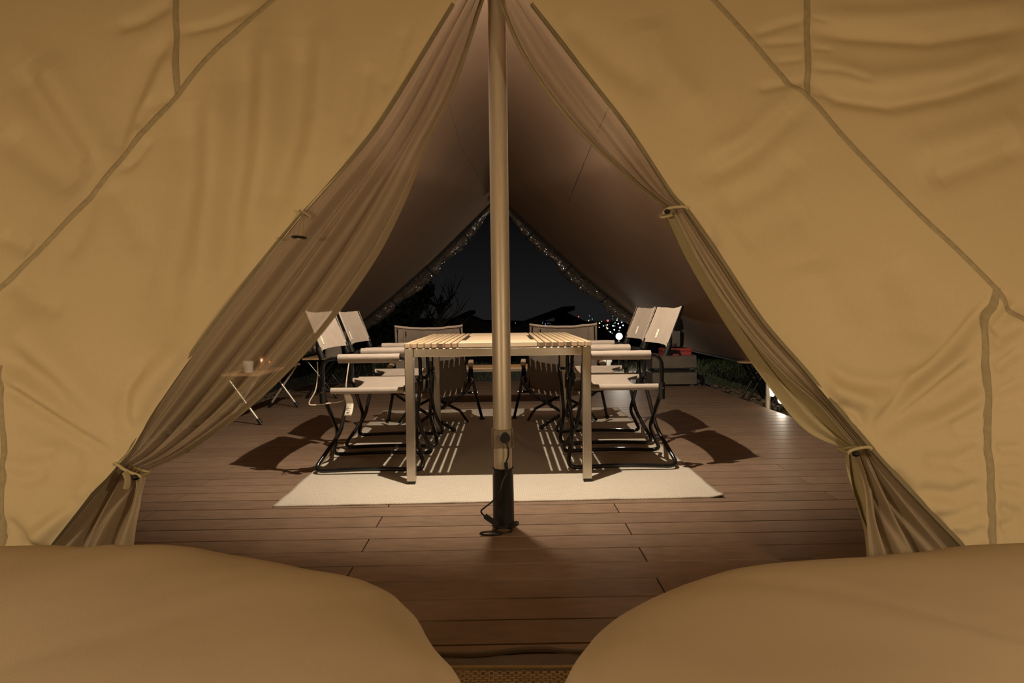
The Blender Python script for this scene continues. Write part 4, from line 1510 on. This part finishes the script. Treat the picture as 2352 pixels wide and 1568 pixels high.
# hillside below the town
hl = MB().grid(61, 20, lambda u, v: (-260 + 620 * u, 190 + 130 * v, -22 + 20 * v + 3 * math.sin(u * 9) * v)).build('town_hillside', soil_m, smooth='all')
tag(hl, 'dark hillside carrying the town lights', 'hill', kind='structure')
rl_ = random.Random(12)
glows = {'warm': mat('town_light_warm', (1, .8, .5), .5, emit=(1, .72, .42, 1.6)), 'white': mat('town_light_white', (1, 1, 1), .5, emit=(.85, .92, 1, 1.3)),
         'red': mat('town_light_red', (1, .1, .1), .5, emit=(1, .10, .10, 1.6)), 'blue': mat('town_light_blue', (.3, .3, 1), .5, emit=(.25, .22, 1, 1.4)),
         'dim': mat('town_light_dim', (.8, .9, 1), .5, emit=(.6, .75, .8, .35)), 'green': mat('town_light_green', (.4, .9, .5), .5, emit=(.35, .8, .45, .8))}
pts_ = [(1396, 736, 3.4, 'red'), (1329, 727, 2, 'red'), (1362, 744, 1.8, 'red'), (1354, 725, 1.4, 'blue'), (1253, 747, 2.6, 'blue'), (1377, 742, 2.4, 'warm'), (1395, 754, 2.8, 'warm'), (1376, 752, 2.6, 'warm'),
        (1395, 746, 2.2, 'warm'), (1408, 748, 2.6, 'white'), (1420, 743, 2.6, 'white'), (1424, 752, 3, 'white'), (1386, 748, 2, 'white'), (1411, 757, 2.6, 'white'), (1402, 762, 2.4, 'white'), (1417, 735, 2, 'white'),
        (1431, 747, 2.6, 'white'), (1428, 740, 2.2, 'white'), (1383, 758, 2, 'white'), (1413, 741, 1.8, 'green'), (1422, 759, 2.2, 'green')]
for k in range(26):
    pts_.append((rl_.uniform(1350, 1440), rl_.uniform(722, 766), rl_.uniform(.9, 1.7), rl_.choice(['dim', 'white', 'warm', 'dim'])))
for k in range(20):
    pts_.append((rl_.uniform(1182, 1285), rl_.gauss(744, 5), rl_.uniform(.8, 1.6), rl_.choice(['dim', 'dim', 'white', 'dim'])))
lm_cache = {}
lab = {'warm': 'warm yellow town light far off on the hillside', 'white': 'white town light far off on the hillside', 'red': 'red town light far off on the hillside',
       'blue': 'blue town light far off on the hillside', 'dim': 'faint pale town light far off on the hillside', 'green': 'green town light far off on the hillside'}
for (px, py, r, c) in pts_:
    YT = 175 + 2.2 * (pts_.index((px, py, r, c)) % 13)
    p = aty(px, py, YT)
    if c not in lm_cache:
        o = MB().lathe([(.3, -.95), (.8, -.6), (1, 0), (.8, .6), (.3, .95)], 10).build('town_light', glows[c], smooth=True)
        lm_cache[c] = o
    else:
        o = lm_cache[c].copy()
        COL.objects.link(o)
    rr = .72 * r * YT / FPX
    o.scale = (rr, rr, rr)
    o.location = p
    tag(o, lab[c], 'light', c + ' town lights')


# ------------------------------------------------------------------ beds, mat and threshold in the foreground
def bed(label, outline_px, zo, xo, sgn, seed):
    P = [fl(px, py, zo) for px, py in outline_px]
    if sgn < 0:
        path = [Vector((xo, P[0].y + .0, zo))] + P + [Vector((P[-1].x + .015, .9, zo)), Vector((P[-1].x + .015, .4, zo)), Vector((P[-1].x + .0, -.6, zo)), Vector((xo, -.6, zo))]
    else:
        path = [Vector((P[0].x - .015, -.6, zo)), Vector((P[0].x - .015, .4, zo)), Vector((P[0].x - .015, .9, zo))] + P + [Vector((xo, P[-1].y, zo)), Vector((xo, -.6, zo))]
    path.append(path[0].copy())
    # even resampling
    L = [0]
    for a, b in zip(path, path[1:]):
        L.append(L[-1] + (b - a).length)
    n = 260
    ring = []
    for k in range(n):
        t = L[-1] * k / n
        i = max(j for j in range(len(L)) if L[j] <= t)
        i = min(i, len(path) - 2)
        ring.append(path[i].lerp(path[i + 1], (t - L[i]) / max(1e-6, L[i + 1] - L[i])))
    cx = sum(p.x for p in ring) / n
    cy = sum(p.y for p in ring) / n
    prof = [(.985, .015), (1.005, .06), (1.012, .13), (1.01, .19), (1.0, zo), (.985, zo + .025), (.96, zo + .048), (.92, zo + .066), (.86, zo + .082), (.78, zo + .094), (.66, zo + .104), (.5, zo + .112), (.3, zo + .116), (.12, zo + .118), (.01, zo + .118)]
    s = MB()
    root = thing('bed', label, 'bed', (cx, cy, 0))
    for j, (k, z) in enumerate(prof):
        for i, p in enumerate(ring):
            # offset towards the centre by distance, so rounding is even
            d = Vector((cx - p.x, cy - p.y))
            q = Vector((p.x + d.x * (1 - k), p.y + d.y * (1 - k)))
            nz = noise.noise(Vector((q.x * 3.2, q.y * 3.2, seed))) * .012 + noise.noise(Vector((q.x * 8, q.y * 6, seed + 4))) * .004 - .007 * max(0, 1 - 6 * abs(noise.noise(Vector((q.x * 2.6 + q.y * 1.2, q.y * 1.6, seed + 9))))) * (1 if k < .98 else .3)
            ang = i / n
            fold = 0
            if z < zo + .07 and abs(q.x) < 1.2:
                fold = .012 * noise.noise(Vector((q.x * 13, q.y * 13, seed + 2 + z * 1.2))) * min(1, (zo + .07 - z) / .08)
            dd = d.normalized()
            s.v.append(Vector((q.x - cx - dd.x * fold, q.y - cy - dd.y * fold, z + nz * (1 if z > .1 else 0))))
    m = len(prof)
    for j in range(m - 1):
        for i in range(n):
            l = (i + 1) % n
            s.f.append([j * n + i, j * n + l, (j + 1) * n + l, (j + 1) * n + i])
            s.m.append(0)
    s.f.append([(m - 1) * n + i for i in range(n)])
    s.m.append(0)
    o = s.build('duvet', duvet_m, root, smooth='all')
    mod = o.modifiers.new('smooth', 'SUBSURF')
    mod.levels = mod.render_levels = 1
    bx = MB()
    w = (max(p.x for p in ring) - min(p.x for p in ring)) / 2
    return root


bed('bed under a beige duvet, on the side of the wide-open curtain', [(0, 1274), (140, 1275), (280, 1279), (500, 1290), (700, 1316), (850, 1354), (930, 1393), (968, 1435), (1005, 1492), (1043, 1548), (1062, 1576)], .245, -2.1, -1, 2.0)
bed('bed under a beige duvet, on the side of the twice-tied curtain', [(1290, 1576), (1303, 1548), (1330, 1503), (1385, 1449), (1455, 1408), (1535, 1370), (1650, 1338), (1800, 1320), (2000, 1302), (2180, 1290), (2352, 1278)], .245, 2.1, 1, 7.0)

# woven mat between the beds
mt = thing('woven_mat', 'brown open-weave mat between the two beds', 'mat', (0, 1.347, -.012))
MB().box((-.42, -.6, 0), (.42, .262, .004)).build('mat_backing', mat_d, mt)
wv = MB()
pxm, pym = .0195, .0105
for j in range(62):
    y = .252 - j * pym
    for i in range(-21, 22):
        x = i * pxm + (pxm / 2 if j % 2 else 0)
        # a warp loop: raised strand with dark gaps left and right of it
        wv.box((x - .0060, y - pym * .92, .004), (x + .0060, y + pym * .02, .0125))
    wv.box((-.42, y - pym * .28, .004), (.42, y + pym * .10, .0105))
tag(wv.build('weave', mat_m, mt), kind='stuff')
MB().tube([(-.42, .260, .011), (-.1, .262, .012), (.1, .254, .012), (.42, .262, .011)], .0075, 8).build('mat_border', mat_m, mt, smooth=True)
th_ = thing('threshold', 'wavy dark hem of the tent floor along the doorway', 'tent hem', (0, 1.65, 0))
MB().tube(smooth_curve([(-1.3, 0, .012), (-.5, .01, .012), (-.2, .004, .012), (-.08, -.004, .013), (.02, .010, .014), (.1, .014, .013), (.2, .0, .012), (.5, .006, .012), (1.3, 0, .012)], 8), .0085, 8).build('hem_cord', sill_m, th_, smooth=True)
MB().grid(60, 6, lambda u, v: (-1.3 + 2.6 * u, -.004 - .062 * v, .012 - .014 * v + .004 * noise.noise(Vector((u * 30, v * 2, 0))))).build('hem_fabric', sill_m, th_, smooth='all')
